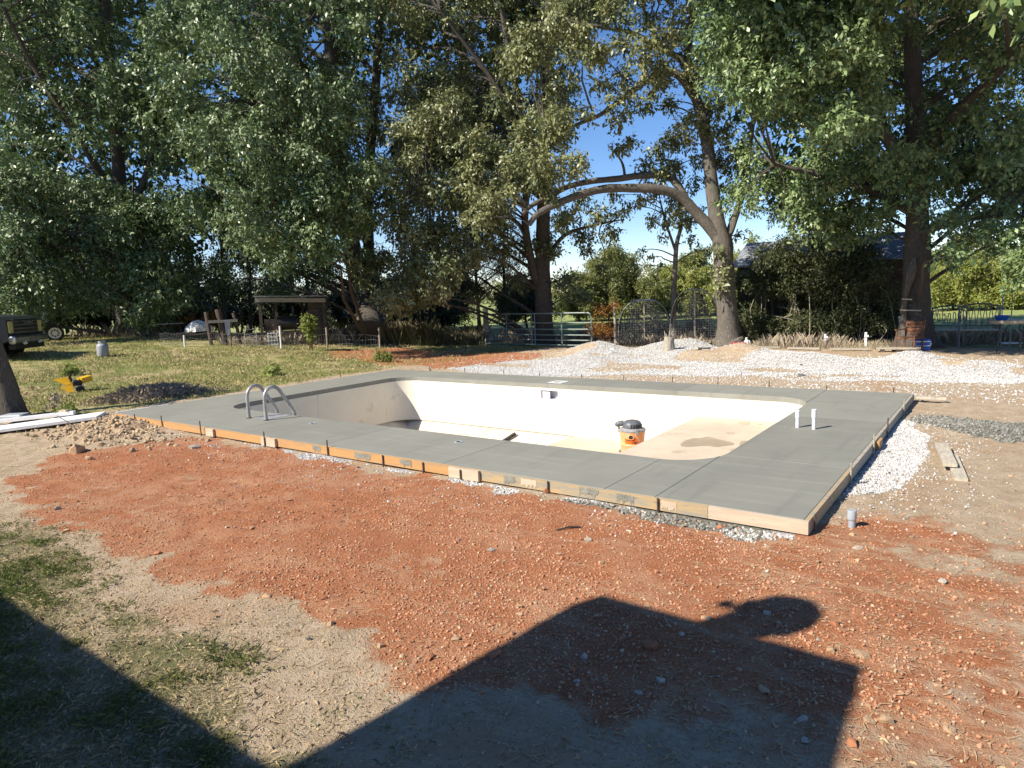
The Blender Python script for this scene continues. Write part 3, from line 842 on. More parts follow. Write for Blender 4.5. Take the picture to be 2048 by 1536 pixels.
board('form_board', (11.624, y), (12.462, y), 'form_pale', 'pale form board ending at the near right corner of the deck', GR)
b = MB(); rr = random.Random(4)
def smear(x0, x1, mt, lab):
    b = MB(); n = 14
    top = [(x0+(x1-x0)*k/n, y-.0225, -.004-rr.uniform(0, .012)) for k in range(n+1)]
    bot = [(x0+(x1-x0)*k/n, y-.0225, -.108+rr.uniform(0, .05)*(1 if 0 < k < n else 1.6)) for k in range(n+1)]
    vs = top+bot+[(p[0], p[1]+.002, p[2]) for p in top+bot]
    fs = [(k, n+1+k, n+2+k, k+1) for k in range(n)]
    b.add(vs, fs)
    single('cement_smear', b, M[mt], lab, 'cement smear', ((x0+x1)/2, y-.02, -.1), 'cement dried on the near boards')
for x0, x1, mt, lb in ((6.05, 6.22, 'wet_cement', 'dark cement smear left of the third tall stake on the near board'), (6.92, 7.22, 'wet_cement', 'widest dark cement smear, between the two stakes on the long orange board'),
        (7.75, 7.95, 'wet_cement', 'dark cement smear left of the longest splice block'), (9.35, 9.5, 'wet_cement', 'dark cement smear just left of the pale round splash'),
        (10.3, 10.52, 'wet_cement', 'left one of two dark smears on the yellowed near board'), (10.72, 10.9, 'wet_cement', 'right one of two dark smears on the yellowed near board'),
        (9.58, 9.78, 'form_pale', 'pale round splash on the yellowed near board'), (11.18, 11.33, 'form_pale', 'pale splash beside the rightmost near stake')):
    smear(x0, x1, mt, lb)
x = L+.022
board('form_board', (x, -.003), (x, 1.9), 'form_smeared', 'cement crusted form board at the near end of the right deck edge', GR, -.118)
board('form_board', (x, 1.904), (x, 4.3), 'grey_wood', 'grey form board in the middle of the right deck edge', GR, -.118)
board('form_board', (x, 4.304), (x, 7.34), 'grey_wood', 'grey form board at the far end of the right deck edge', GR, -.118)
board('splice_block', (x+.041, 3.35), (x+.041, 3.62), 'form_wood', 'short orange block on the shaded right side of the deck', GR, -.12, -.02)
board('form_board', (-.022, 0.05), (-.022, 1.1), 'white_sheet', 'short white form board at the near left corner of the deck', GR, -.10, .004)
board('form_board', (-.022, 1.104), (-.022, 4.2), 'form_pale', 'thin pale form board along the left deck edge in the grass', GR, -.10, -.001)
board('form_board', (-.022, 4.204), (-.022, 7.34), 'grey_wood', 'far grey form board along the left deck edge in the grass', GR, -.10, -.001)
board('form_board', (0, W+.022), (L+.04, W+.022), 'grey_wood', 'long form board behind the far deck edge by the gravel', GR, -.11, -.004)

stake_me = None
def stake(p, top, lean=(0, 0), r=.0095, lab='', mt='steel'):
    b = MB(); b.tube([(p[0], p[1], -.3), (p[0]+lean[0], p[1]+lean[1], top-.006), (p[0]+lean[0], p[1]+lean[1], top)], [r, r, r*.8], 8, wob=.06, seed=int(p[0]*97))
    single('form_stake', b, M[mt], lab, 'stake', (p[0], p[1], -.13), 'steel stakes pinning the form boards')
NL = ['steel stake beside the leftmost short pale block', 'steel stake standing tall at the pale block below the ladder', 'tall steel stake on the long orange near board',
      'low steel stake right of the tallest ones on the near edge', 'low steel stake just left of the longest pale block', 'low steel stake in front of the longest pale splice block',
      'low steel stake at the cement smeared near board', 'low steel stake nearest the right corner on the near edge']
for (xx, top, ln), lb in zip(((3.28, .12, (-.02, 0)), (5.01, .10, (0, 0)), (6.39, .10, (0, 0)), (7.46, .012, (0, 0)), (8.15, 0.0, (0, 0)), (8.77, -.004, (0, 0)), (9.93, .008, (0, 0)), (11.15, .012, (0, 0))), NL):
    stake((xx, -.055 if xx not in (3.28, 5.01, 8.77) else -.095), top, ln, lab=lb)
stake((1.95, -.055), .10, (-.02, 0), lab='steel stake at the buried left end of the near boards')
stake((.95, -.055), .055, lab='stub of a steel stake in the soil mound at the left corner')
for (yy, top), lb in zip(((5.87, .12), (4.2, .135), (3.11, .12), (1.69, .10), (.12, .02)), ('cement splashed stake farthest back on the right deck edge', 'tall dark stake second from the far end of the right deck edge',
        'cement splashed stake at the orange block on the right deck edge', 'cement splashed stake at the near part of the right deck edge', 'low stake at the near right corner of the deck')):
    stake((L+.055, yy), top, (.004, 0), lab=lb, mt='steel' if yy in (4.2, .12) else 'grey_wood')
ORD = ('first', 'second', 'third', 'fourth', 'fifth', 'sixth', 'seventh', 'eighth', 'ninth', 'tenth', 'eleventh')
for i, xx in enumerate((1.3, 2.52, 3.77, 4.82, 5.97, 7.02, 8.14, 9.09, 10.08, 11.09, 12.15)):
    stake((xx, W+.055), .11+.03*math.sin(xx*5), lab=ORD[i]+' thin rusty stake from the left behind the far deck edge')
for (yy, top), lb in zip(((.68, .13), (1.95, .10), (5.52, .11)), ('stake at the near left corner of the deck', 'stake on the left deck edge beside the grass', 'stake at the far part of the left deck edge')):
    stake((-.06, yy), top, lab='dark '+lb)

# ------------------------------------------------------------------ shop vacuum and hose in the pool
vz = -1.07
vac = thing('shop_vacuum', 'orange shop vacuum with a dark motor head standing in the empty pool', 'vacuum', (8.29, 5.20, vz), R(-8))
vac.scale = (1.14, 1.14, 1.08)
b = MB(); b.lathe([(.165, .07), (.178, .08), (.182, .20), (.190, .215), (.182, .23), (.196, .38), (.203, .43), (.203, .445), (.19, .448)], 32)
drum = part('drum', b, M['vac_orange'], vac, True)
b = MB(); b.lathe([(.207, .44), (.212, .447), (.212, .465), (.195, .478), (.12, .50), (0, .505)], 32)
lid = part('lid', b, M['vac_grey'], vac, True)
b = MB(); b.lathe([(.142, .485), (.152, .50), (.150, .545), (.135, .585), (.10, .61), (.05, .622), (0, .625)], 24)
head = part('motor_head', b, M['vac_dark'], vac, True)
b = MB(); b.tube([(-.11, -.07, .565), (-.16, -.11, .56), (-.20, -.14, .54), (-.215, -.15, .525)], [.05, .048, .04, .022], 12)
o = part('blower_port', b, M['vac_dark'], vac, True); o.parent = head
b = MB()
for k in range(7):
    a = R(-60+k*14); b.box((.148*math.cos(a), .148*math.sin(a), .53), (.012, .016, .06), rz=a)
o = part('vent', b, M['black'], vac); o.parent = head
for sg in (-1, 1):
    b = MB(); a = R(-35) if sg > 0 else R(205)
    b.box((.212*math.cos(a), .212*math.sin(a), .455), (.022, .05, .095), rz=a, bev=.006)
    part('latch', b, M['vac_grey'], vac)
da = R(-62)
Mx = Matrix.Rotation(da, 4, 'Z') @ Matrix.Translation((.194, 0, .365)) @ Matrix.Rotation(R(90), 4, 'Y')
b = MB(); b.lathe([(.046, -.01), (.046, .014), (.034, .016), (.034, -.02), (0, -.02)], 20, (0, 0, 0), Mx)
port = part('hose_port', b, M['vac_orange'], vac, True)
b = MB(); b.lathe([(.033, .0), (.033, .006), (0, .006)], 16, (0, 0, 0), Mx)
o = part('port_hole_dark', b, M['black'], vac); o.parent = port  # black disc in the recess, the opening's shade given as colour
b = MB(); n = 10
vs = []
for k in range(n+1):
    a = da+R(-30+60*k/n)
    for z in (.255, .335): vs.append(((.1995 if z > .3 else .1905)*math.cos(a), (.1995 if z > .3 else .1905)*math.sin(a), z))
b.add(vs, [(2*k, 2*k+2, 2*k+3, 2*k+1) for k in range(n)])
lb_ = part('label', b, M['vac_label'], vac)
for a_, z_, w_, h_ in [(-18+k*5.2, .312, .012, .013) for k in range(7)]+[(20, .275, .04, .02), (8, .275, .05, .007)]:
    a = da+R(a_); b = MB(); b.box(((.1995 if z_ > .3 else .197)*math.cos(a), (.1995 if z_ > .3 else .197)*math.sin(a), z_), (.004, w_, h_), rz=a)
    o = part('label_print', b, M['black'], vac); o.parent = lb_
for k in range(4):
    a = R(45+90*k-40)
    b = MB(); b.box((.19*math.cos(a), .19*math.sin(a), .062), (.10, .06, .05), rz=a, bev=.012); b.tube([(.215*math.cos(a)-.02*math.sin(a), .215*math.sin(a)+.02*math.cos(a), .028), (.215*math.cos(a)+.02*math.sin(a), .215*math.sin(a)-.02*math.cos(a), .028)], .027, 12)
    part('caster', b, M['vac_dark'], vac)
def on_slope(px, py):
    d = ray(px, py); k = (ZS-ZD)/(y1_-hy1)                     # far slope: z = ZS - (y1_-y)*k
    t = (ZS-k*y1_+k*CAM[1]-CAM[2])/(d[2]-k*d[1]); return CAM+t*d
hA, hB_ = on_slope(1033, 871), on_slope(1020, 879)
dv = unit_v = (hB_-hA)/np.linalg.norm(hB_-hA)
b = MB(); b.tube([tuple(hA+np.array([0, -.03, .05])), tuple((hA+hB_)/2+np.array([.01, -.03, .06])), tuple(hB_+np.array([0, -.03, .05])), tuple(hB_+dv*.25+np.array([0, -.03, .05]))], .038, 10, wob=.05)
single('vacuum_hose', b, M['black'], 'short black hose end lying on the pool slope', 'hose', tuple(hB_), sm=True)

# ------------------------------------------------------------------ loose boards, strip, rod, spill lumps
def loose(name, p, q, w, h, mt, label, lift=.03, cat='board', grp='loose boards on the bare soil', up=0):
    b = MB(); b.beam((p[0], p[1], p[2]+lift), (q[0], q[1], q[2]+lift+up), w, h)
    return single(name, b, M[mt], label, cat, ((p[0]+q[0])/2, (p[1]+q[1])/2, min(p[2], q[2])), grp)
loose('loose_board', at(1882, 900), at(1900, 943), .13, .038, 'old_board', 'weathered board leaning on its neighbour, left one of the pair on the right soil', .07)
loose('loose_board', at(1902, 913), at(1922, 964), .12, .038, 'old_board', 'stained weathered board lying flat, right one of the pair on the right soil', .02)
loose('loose_board', at(1831, 798, -.08), at(1893, 801, -.08), .10, .04, 'old_board', 'pale board sticking out past the far right corner of the deck', .03)
A, B_ = at(-60, 870), at(203, 834)
loose('white_strip', A, B_, .62, .05, 'white_sheet', 'long wide white strip lying on the grass up to the deck corner', .035, 'strip', None)
A2, B2 = at(-60, 857), at(150, 833)
loose('white_strip', A2, B2, .10, .07, 'white_sheet', 'narrow white strip along the back of the wide one in the grass', .075, 'strip', None)
p = at(32, 845)
b = MB(); b.box((p[0], p[1], p[2]+.12), (.42, .30, .09), rz=.7, bev=.03)
single('grey_tray', b, M['grey_pvc'], 'pale blue grey tray resting on the white strip at the left edge', 'tray', (p[0], p[1], p[2]+.05))
p = at(131, 835)
b = MB(); b.box((p[0], p[1], p[2]+.13), (.20, .12, .04), rz=.3)
single('wood_offcut', b, M['form_pale'], 'small pale offcut lying on the white strip left of the deck', 'offcut', (p[0], p[1], p[2]+.08))
A, B_ = at(116, 845), at(153, 862)
b = MB(); b.tube([(A[0], A[1], A[2]+.12), ((A[0]+B_[0])/2, (A[1]+B_[1])/2, (A[2]+B_[2])/2+.10), (B_[0], B_[1], B_[2]+.02)], .008, 6)
single('metal_rod', b, M['steel'], 'thin rusty rod reaching from the white strip down to the tan soil', 'rod', (B_[0], B_[1], B_[2]))
A, B_ = at(1113, 1062), at(1162, 1056)
b = MB(); b.tube([(A[0], A[1], A[2]+.01), ((A[0]+B_[0])/2, (A[1]+B_[1])/2, A[2]+.025), (B_[0], B_[1], B_[2]+.012)], [.006, .009, .006], 6, wob=.2)
single('stick', b, M['dark_wood'], 'dark stick lying on the red clay in front of the boards', 'stick', (A[0], A[1], A[2]))
# ------------------------------------------------------------------ the house behind the camera (its roof casts the near shadow)
KX, KY = math.sin(SUN_AZ)/math.tan(SUN_EL), math.cos(SUN_AZ)/math.tan(SUN_EL)
def up_sun(x, y, z, g=-.165): return (x-KX*(z-g), y-KY*(z-g))
house = thing('house', 'pale sided house behind the yard whose roof shades the grass', 'house', (8, -9, -.2))
ZE = 2.9
ex, ey = up_sun(7.6, -4.12, ZE)
b = MB()
def prism_xyz(b, ps, th):
    n = len(ps); b.add([(p[0], p[1], p[2]-th) for p in ps]+list(ps), [tuple(range(n-1, -1, -1)), tuple(range(n, 2*n))]+[(k, (k+1) % n, n+(k+1) % n, n+k) for k in range(n)])
prism_xyz(b, [(-14, ey, ZE), (19, ey, ZE), (19, ey-5.5, ZE+2.1), (-14, ey-5.5, ZE+2.1)], .16)
prism_xyz(b, [(-14, ey-5.5, ZE+2.1), (19, ey-5.5, ZE+2.1), (19, ey-11, ZE), (-14, ey-11, ZE)], .16)
wpart('roof', b, M['shingle'], house)
b = MB(); b.box((2.5, ey-5.5, ZE/2-.2), (32, 9.6, ZE+.1)); wpart('wall', b, M['siding'], house)
for hx in (-8, -2, 4, 15):
    b = MB(); b.box((hx, ey-.68, 1.3), (1.1, .08, 1.3)); w_ = wpart('window', b, M['white_paint'], house)
    b = MB(); b.box((hx, ey-.63, 1.3), (.95, .02, 1.15)); o = wpart('pane', b, M['glass'], house); o.parent = w_
b = MB(); b.box((12.6, ey-.67, .85), (.95, .1, 2.05)); d_ = wpart('door', b, M['white_paint'], house)
ZP = 4.0
porch = thing('porch_roof', 'flat porch roof on tall posts beside the house', 'porch', (9.6, -7.4, -.2))
ps = [(*up_sun(11.56, -1.80, ZP), ZP), (*up_sun(11.19, -4.1, ZP), ZP), (*up_sun(10.95, -5.6, ZP), ZP), (*up_sun(13.21, -5.6, ZP), ZP), (*up_sun(13.21, -2.76, ZP), ZP), (*up_sun(13.19, -1.84, ZP), ZP)]
b = MB(); prism_xyz(b, ps[::-1], .18); wpart('roof', b, M['shingle'], porch)
q = ps[5]
b = MB(); b.beam((q[0]-.12, q[1]-.15, -.25), (q[0]-.12, q[1]-.15, ZP-.18), .12, .12); wpart('post', b, M['white_paint'], porch)
b = MB(); b.box((q[0]-.45, q[1]-1.6, (ZP-.4)/2), (.7, 2.2, ZP-.3)); wpart('wall', b, M['siding'], porch)
dz = 4.36
dx, dy = up_sun(12.62, -1.50, dz)
dish = thing('satellite_dish', 'round grey satellite dish mounted on the porch roof', 'satellite dish', (dx-.12, dy-.05, ZP))
sd = Vector(-LIGHT)
Mx = Matrix.Translation((.12, .05, dz-ZP)) @ sd.to_track_quat('Z', 'Y').to_matrix().to_4x4()
b = MB(); b.lathe([(0, -.05), (.10, -.042), (.17, -.018), (.222, .016), (.232, .02), (.222, .026), (.17, -.008), (.10, -.032), (0, -.04)], 28, (0, 0, 0), Mx); part('reflector', b, M['vac_grey'], dish, True)
b = MB(); b.tube([(0, 0, 0), (0, 0, .25), (.1, .03, .34)], .10, 12); part('mast', b, M['steel'], dish, True)
lx, ly = up_sun(12.31, -1.50, dz-.02)
lv = Vector((lx-dx+.12, ly-dy+.05, dz-.02-ZP))
b = MB(); b.tube([(.12, .05, dz-ZP-.1), lv+Vector(sd)*.3], .02, 8); part('arm', b, M['steel'], dish)
b = MB(); b.tube([lv+Vector(sd)*.24, lv+Vector(sd)*.40], .05, 10); part('receiver', b, M['vac_grey'], dish)

# ------------------------------------------------------------------ trees
def unit(v): return v/(np.linalg.norm(v, axis=-1, keepdims=True)+1e-9)
def leaves(cl, per, size, rng, spray=9, wide=.46, droop=.45, flat=.8, shell=2.4, up=.42):
    """cl (k,4): clump centres and radii. Leaves sit along short twigs spread through each clump."""
    cl = np.asarray(cl, float); k = len(cl)
    cnt = np.maximum(1, (per*(cl[:, 3]/np.mean(cl[:, 3]))**2/spray).astype(int))
    ci = np.repeat(np.arange(k), cnt); n = len(ci)
    d = unit(rng.normal(size=(n, 3)))
    r = cl[ci, 3:4]*rng.random((n, 1))**(1/shell)
    base = cl[ci, :3]+d*r*np.array([1, 1, flat])
    ax = unit(d*.9+rng.normal(size=(n, 3))*.5+np.array([0, 0, -droop]))
    L_ = size*(2.2+1.4*rng.random((n, 1)))
    base = base-ax*L_*.5
    # leaves of each twig
    si = np.repeat(np.arange(n), spray); m = len(si)
    t = np.tile((np.arange(spray)+.5)/spray, n)[:, None]
    p = base[si]+ax[si]*L_[si]*t+rng.normal(size=(m, 3))*size*.22
    ld = unit(ax[si]*.7+rng.normal(size=(m, 3))*.65+np.array([0, 0, -droop*.9]))
    nrm = unit(d[si]*.85+rng.normal(size=(m, 3))*.55+np.array([0, 0, up])-LIGHT*.25)
    sd_ = unit(np.cross(ld, nrm)); nn = np.cross(sd_, ld)
    s = size*(.6+.75*rng.random((m, 1)))
    v = np.empty((m, 4, 3))
    v[:, 0] = p; mid = p+ld*s*.52+nn*s*.07
    v[:, 1] = mid+sd_*s*wide*.5; v[:, 2] = p+ld*s-nn*s*.05; v[:, 3] = mid-sd_*s*wide*.5
    f = np.arange(m*4).reshape(m, 4)
    return v.reshape(-1, 3), f

def inpoly(px, py, poly): return sdf(px, py, poly) > 0

def region(poly, n, d0, d1, r0, r1, rng, holes=(), bias=1.0):
    """clump centres inside an outline of the photograph, spread in depth between d0 and d1 metres"""
    P = np.array(poly, float); lo, hi = P.min(0), P.max(0)
    out = []; tries = 0
    while len(out) < n and tries < 60:
        tries += 1
        q = lo+rng.random((n*3, 2))*(hi-lo)
        ok = inpoly(q[:, 0], q[:, 1], poly)
        for hx, hy, hr in holes:
            ok &= np.hypot(q[:, 0]-hx, q[:, 1]-hy) > hr
        for a in q[ok]:
            if len(out) >= n: break
            d = d0+(d1-d0)*rng.random()**bias
            c = adist(a[0], a[1], d)
            if c[2] < .35: c[2] = .35+rng.random()*.5
            out.append((*c, r0+(r1-r0)*rng.random()))
    return np.array(out)

def limb_px(pts, dist, off=None):
    return [adist(p[0], p[1], dist+(off[i] if off else 0)) for i, p in enumerate(pts)]

def smooth_path(pts, n=4):
    pts = [np.array(p, float) for p in pts]
    out = []
    for i in range(len(pts)-1):
        p0, p1, p2, p3 = pts[max(i-1, 0)], pts[i], pts[i+1], pts[min(i+2, len(pts)-1)]
        for k in range(n):
            t = k/n
            out.append(.5*((2*p1)+(-p0+p2)*t+(2*p0-5*p1+4*p2-p3)*t*t+(-p0+3*p1-3*p2+p3)*t**3))
    out.append(pts[-1]); return out

def add_limb(mb, pts, r0, r1, n=10, wob=.08, seed=0, flare=0, sm=4):
    P = smooth_path(pts, sm); m = len(P)
    rad = [r0+(r1-r0)*(i/(m-1))**.85 for i in range(m)]
    if flare:
        for i in range(m):
            rad[i] += flare*math.exp(-(P[i][2]-P[0][2])/.28)
    mb.tube(P, rad, n, True, wob, seed)
    return P, rad

def branch_out(mb, skeleton, clumps, rng, frac=1.0, base_r=.018, k=.010):
    """thin limbs from the nearest point of the skeleton below each clump"""
    S = np.array([p for p, r in skeleton]); RR = np.array([r for p, r in skeleton])
    for c in clumps:
        if rng.random() > frac: continue
        c3 = np.array(c[:3]); h = np.hypot(S[:, 0]-c3[0], S[:, 1]-c3[1])
        cost = h+np.abs(S[:, 2]-(c3[2]-.35*h))*.8
        i = int(np.argmin(cost)); a = S[i]; D = np.linalg.norm(c3-a)
        if D < .4: continue
        r0 = min(RR[i]*.7, base_r+k*D)
        q1 = a+(c3-a)*.35+np.array([*rng.normal(size=2)*.06*D, .10*D]); q2 = a+(c3-a)*.7+np.array([*rng.normal(size=2)*.07*D, .08*D])
        add_limb(mb, [a, q1, q2, c3], r0, .010, 5, .05, int(D*1000), 0, 2)

def tree(name, label, crown_sets, leaf, trunk_limbs, bark, group=None, seed=1, frac=.8, base=None, twig=.018):
    """crown_sets: list of (clumps, leaves per clump, leaf size, kwargs)"""
    rng = np.random.default_rng(seed)
    mb = MB(); skel = []
    for pts, r0, r1, n, fl in trunk_limbs:
        P, rad = add_limb(mb, pts, r0, r1, n, .07, seed+len(skel), fl)
        skel += list(zip(P, rad))
    base = trunk_limbs[0][0][0] if base is None else base
    t = thing(name, label, 'tree', tuple(base), 0, group)
    for cl, per, size, kw in crown_sets:
        if kw.get('branches', 1): branch_out(mb, skel, cl, rng, frac*kw.get('branches', 1), twig)
    wpart('trunk', mb, bark, t, True)
    V_, F_ = [], []; o = 0
    for cl, per, size, kw in crown_sets:
        kw = {a: b for a, b in kw.items() if a != 'branches'}
        v, f = leaves(cl, per, size, rng, **kw)
        V_.append(v); F_.append(f+o); o += len(v)
    v = np.concatenate(V_)-np.array(base)
    link('crown', mesh_np('crown', v, np.concatenate(F_), leaf), t)
    return t

def ground_pt(px, py): return at(px, py)
GT = 'big oaks along the back fence'

# -- left: three oaks whose crowns run together
r1 = np.random.default_rng(101)
tb = adist(250, 650, 36.5); tb[2] = float(G(tb[0], tb[1]))-.05
polyA = [(-50, -200), (340, -200), (340, -40), (320, 230), (350, 480), (400, 560), (350, 615), (200, 615), (80, 612), (-40, 606), (-60, 300)]
A1 = region(polyA, 200, 31, 38, .5, 1.1, r1, [(350, 170, 14), (285, 325, 58), (215, 305, 40), (120, 250, 34)], .8)
A2 = region([(-30, 330), (60, 350), (330, 400), (390, 560), (360, 622), (290, 640), (240, 600), (150, 636), (20, 634), (-40, 625)], 64, 29.5, 32.5, .55, 1.0, r1)
A3 = region(polyA, 70, 39, 43, 1.2, 1.9, r1, [(350, 170, 10)])
top = lambda b, px, py, d: adist(px, py, d)
tree('oak_tree', 'huge dark oak at the far left with low branches hanging over the truck', [(A1, 310, .18, {'wide': .5}), (A2, 600, .15, {}), (A3, 400, .33, {'branches': .3, 'wide': .6})], M['leaf_left'],
     [([tb, adist(245, 500, 36.3), adist(235, 300, 36), adist(215, 60, 35.5), adist(205, -120, 35)], .42, .14, 12, .25),
      ([adist(240, 420, 36.2), adist(150, 260, 34.5), adist(60, 120, 33.5), adist(0, 0, 32.5)], .2, .06, 8, 0),
      ([adist(238, 470, 36.2), adist(300, 330, 35), adist(340, 160, 34), adist(340, -60, 33.5)], .2, .06, 8, 0),
      ([adist(242, 520, 36.2), adist(150, 480, 33.5), adist(40, 500, 31)], .13, .04, 8, 0)], M['bark'], GT, 21, .75, tb)

r2 = np.random.default_rng(102)
tb = at(740, 688)
polyB = [(310, -200), (800, -200), (790, 10), (770, 90), (700, 120), (720, 330), (745, 400), (700, 470), (640, 470), (560, 520), (470, 500), (400, 500), (330, 470), (300, 230)]
hB = [(590, 70, 14), (625, 110, 18), (640, 150, 16), (370, 490, 20), (775, 60, 30), (690, 455, 14), (605, 385, 12), (500, 460, 16), (665, 410, 14)]
B1 = region(polyB, 200, 25, 33, .5, 1.0, r2, hB+[(560, 330, 46), (480, 400, 36), (430, 120, 34)], .8)
B2 = region([(430, 60), (620, 120), (760, 240), (745, 400), (690, 520), (640, 520), (560, 490), (430, 470), (380, 330)], 60, 22.5, 25, .5, .85, r2, hB)
B3 = region([(320, -180), (790, -180), (760, 40), (700, 150), (720, 300), (690, 440), (560, 500), (340, 500)], 75, 33, 37, 1.2, 1.8, r2, hB)
B4 = region([(385, 520), (470, 520), (760, 470), (780, 560), (600, 590), (470, 580), (400, 570)], 34, 29, 34, .5, .8, r2, [(690, 540, 30), (500, 560, 24), (770, 480, 24)])
tree('oak_tree', 'broad dark oak with a thick double trunk behind the open shelter', [(B1, 310, .165, {'wide': .5}), (B2, 560, .14, {}), (B3, 400, .30, {'branches': .3, 'wide': .6}), (B4, 330, .15, {})], M['leaf_left'],
     [([tb, adist(735, 600, 31), adist(712, 530, 30.8), adist(690, 430, 30.5), adist(672, 250, 30), adist(655, 20, 29.5), adist(645, -120, 29)], .62, .16, 14, .55),
      ([at(766, 687), adist(752, 600, 31.6), adist(738, 500, 31.6), adist(735, 380, 31.4), adist(750, 200, 31), adist(760, 0, 30.5), adist(763, -120, 30)], .34, .12, 12, .3),
      ([adist(690, 440, 30.5), adist(600, 330, 28.5), adist(520, 220, 27), adist(470, 60, 26)], .26, .08, 9, 0),
      ([adist(680, 330, 30.3), adist(620, 200, 28.5), adist(585, 60, 27.5), adist(575, -120, 27)], .22, .08, 9, 0),
      ([adist(715, 540, 30.8), adist(650, 490, 29.5), adist(580, 480, 28.5)], .14, .05, 8, 0)], M['bark'], GT, 22, .7, tb)

# -- centre: dark oak behind the gate
r3 = np.random.default_rng(103)
tb = at(1086, 688)
polyC = [(760, -160), (1330, -160), (1300, -20), (1190, 40), (1150, 120), (1120, 300), (1090, 380), (1010, 420), (900, 520), (800, 560), (770, 480), (800, 350), (760, 330), (830, 180), (780, 110)]
hC = [(805, 325, 18), (830, 405, 16), (930, 140, 12), (900, 160, 10), (950, 250, 16), (985, 260, 16), (790, 60, 22), (815, 360, 14)]
C1 = region(polyC, 170, 25, 31, .45, .9, r3, hC, .9)
C2 = region([(790, 230), (860, 190), (960, 250), (1040, 330), (1010, 450), (900, 560), (800, 620), (770, 590), (800, 480), (830, 350)], 62, 23.5, 26, .5, .85, r3, hC)
C3 = region([(800, -150), (1260, -150), (1200, 20), (1110, 200), (1060, 330), (960, 330), (860, 230), (815, 60)], 58, 31, 34, 1.1, 1.7, r3, hC)
C5 = region([(725, 120), (835, 130), (840, 560), (725, 560)], 40, 28, 33, .5, .85, r3, [(805, 325, 16), (832, 405, 16), (775, 470, 12)])
C4 = np.array([(*adist(x, y, 26.5+d), r) for x, y, d, r in ((1130, 440, .6, .5), (1165, 470, 1, .55), (1195, 430, .4, .5), (1220, 465, 1, .45), (1160, 400, .5, .5), (1105, 500, 0, .5), (1180, 500, .8, .35), (1240, 430, .7, .35), (1060, 500, .5, .6), (1040, 560, 1, .6), (1130, 560, .4, .55), (1160, 590, .8, .5), (1085, 470, 1.2, .5), (1010, 500, .3, .6), (1200, 540, 1, .3))])
tree('oak_tree', 'dark trunked oak standing right behind the green gate', [(C1, 300, .16, {'wide': .5}), (C2, 520, .14, {}), (C3, 380, .28, {'branches': .3, 'wide': .6}), (C4, 380, .15, {}), (C5, 330, .16, {'wide': .5, 'branches': 0})], M['leaf_mid'],
     [([tb, adist(1087, 620, 27), adist(1085, 540, 27), adist(1087, 430, 26.9), adist(1090, 300, 26.8), adist(1096, 130, 26.6), adist(1100, -60, 26.4), adist(1100, -120, 26.2)], .40, .12, 12, .22),
      ([adist(1080, 585, 27), adist(1062, 520, 26.8), adist(1050, 440, 26.5), adist(1055, 330, 26.2), adist(1040, 220, 26), adist(1010, 60, 25.8), adist(985, -120, 25.5)], .19, .07, 9, 0),
      ([adist(1088, 380, 26.9), adist(1010, 200, 26), adist(940, 100, 25.5), adist(880, 20, 25)], .15, .05, 8, 0),
      ([adist(1088, 400, 26.9), adist(1000, 330, 25.6), adist(920, 310, 25), adist(850, 300, 24.6)], .13, .04, 8, 0),
      ([adist(1090, 520, 27), adist(1130, 470, 27), adist(1190, 450, 27.4), adist(1240, 440, 27.6)], .11, .03, 7, 0)], M['bark'], GT, 23, .75, tb)

# -- the arching oak
r4 = np.random.default_rng(104)
tb = at(1457, 692)
dE = hdist(tb)
lim = lambda pts, offs=None, d=dE: limb_px(pts, d, offs)
E1 = region([(960, 230), (1000, 120), (1110, 10), (1200, -60), (1330, -80), (1400, 40), (1400, 110), (1340, 110), (1290, 180), (1230, 250), (1150, 260), (1090, 330), (1000, 340), (940, 300)], 58, dE-2.6, dE+1.5, .35, .62, r4, [(1345, 120, 24), (1300, 230, 26), (1180, 200, 18), (1270, 110, 14)])
E2 = region([(930, 330), (1030, 290), (1150, 310), (1160, 335), (1060, 375), (1030, 420), (960, 460), (920, 400)], 20, dE-3, dE-.5, .35, .6, r4)
E3 = np.array([(*adist(x, y, dE+d), r) for x, y, d, r in ((1390, 150, 0, .6), (1420, 215, .4, .6), (1385, 245, -.3, .5), (1445, 265, 0, .55), (1370, 285, .6, .45), (1345, 275, .8, .4), (1320, 300, 1, .4), (1290, 330, .4, .3), (1340, 330, .5, .35), (1320, 345, -.3, .35), (1240, 300, .3, .32), (1260, 285, 0, .3), (1310, 190, .4, .32), (1340, 205, .6, .35), (1295, 215, .8, .3), (1430, 320, .7, .45), (1470, 330, .6, .5), (1460, 380, .8, .42), (1480, 300, 1, .5), (1330, 160, -.2, .3), (1365, 60, 0, .42), (1300, 40, 0, .42), (1240, 90, 0, .4), (1385, 20, .3, .4),
    (1130, 430, -1.2, .3), (1105, 405, -1.8, .32), (1120, 452, -1.5, .26), (1150, 420, -.8, .22), (1290, 400, .2, .2), (1350, 425, .4, .36), (1375, 440, .8, .3), (1300, 440, .6, .25), (1330, 450, .8, .24),
    (1445, 545, -.5, .30), (1438, 570, -.5, .32), (1432, 500, -.5, .24), (1480, 470, .5, .2))])
E4 = region([(1180, -150), (1460, -150), (1420, -30), (1230, -30)], 12, dE-2, dE+2, .5, .9, r4)
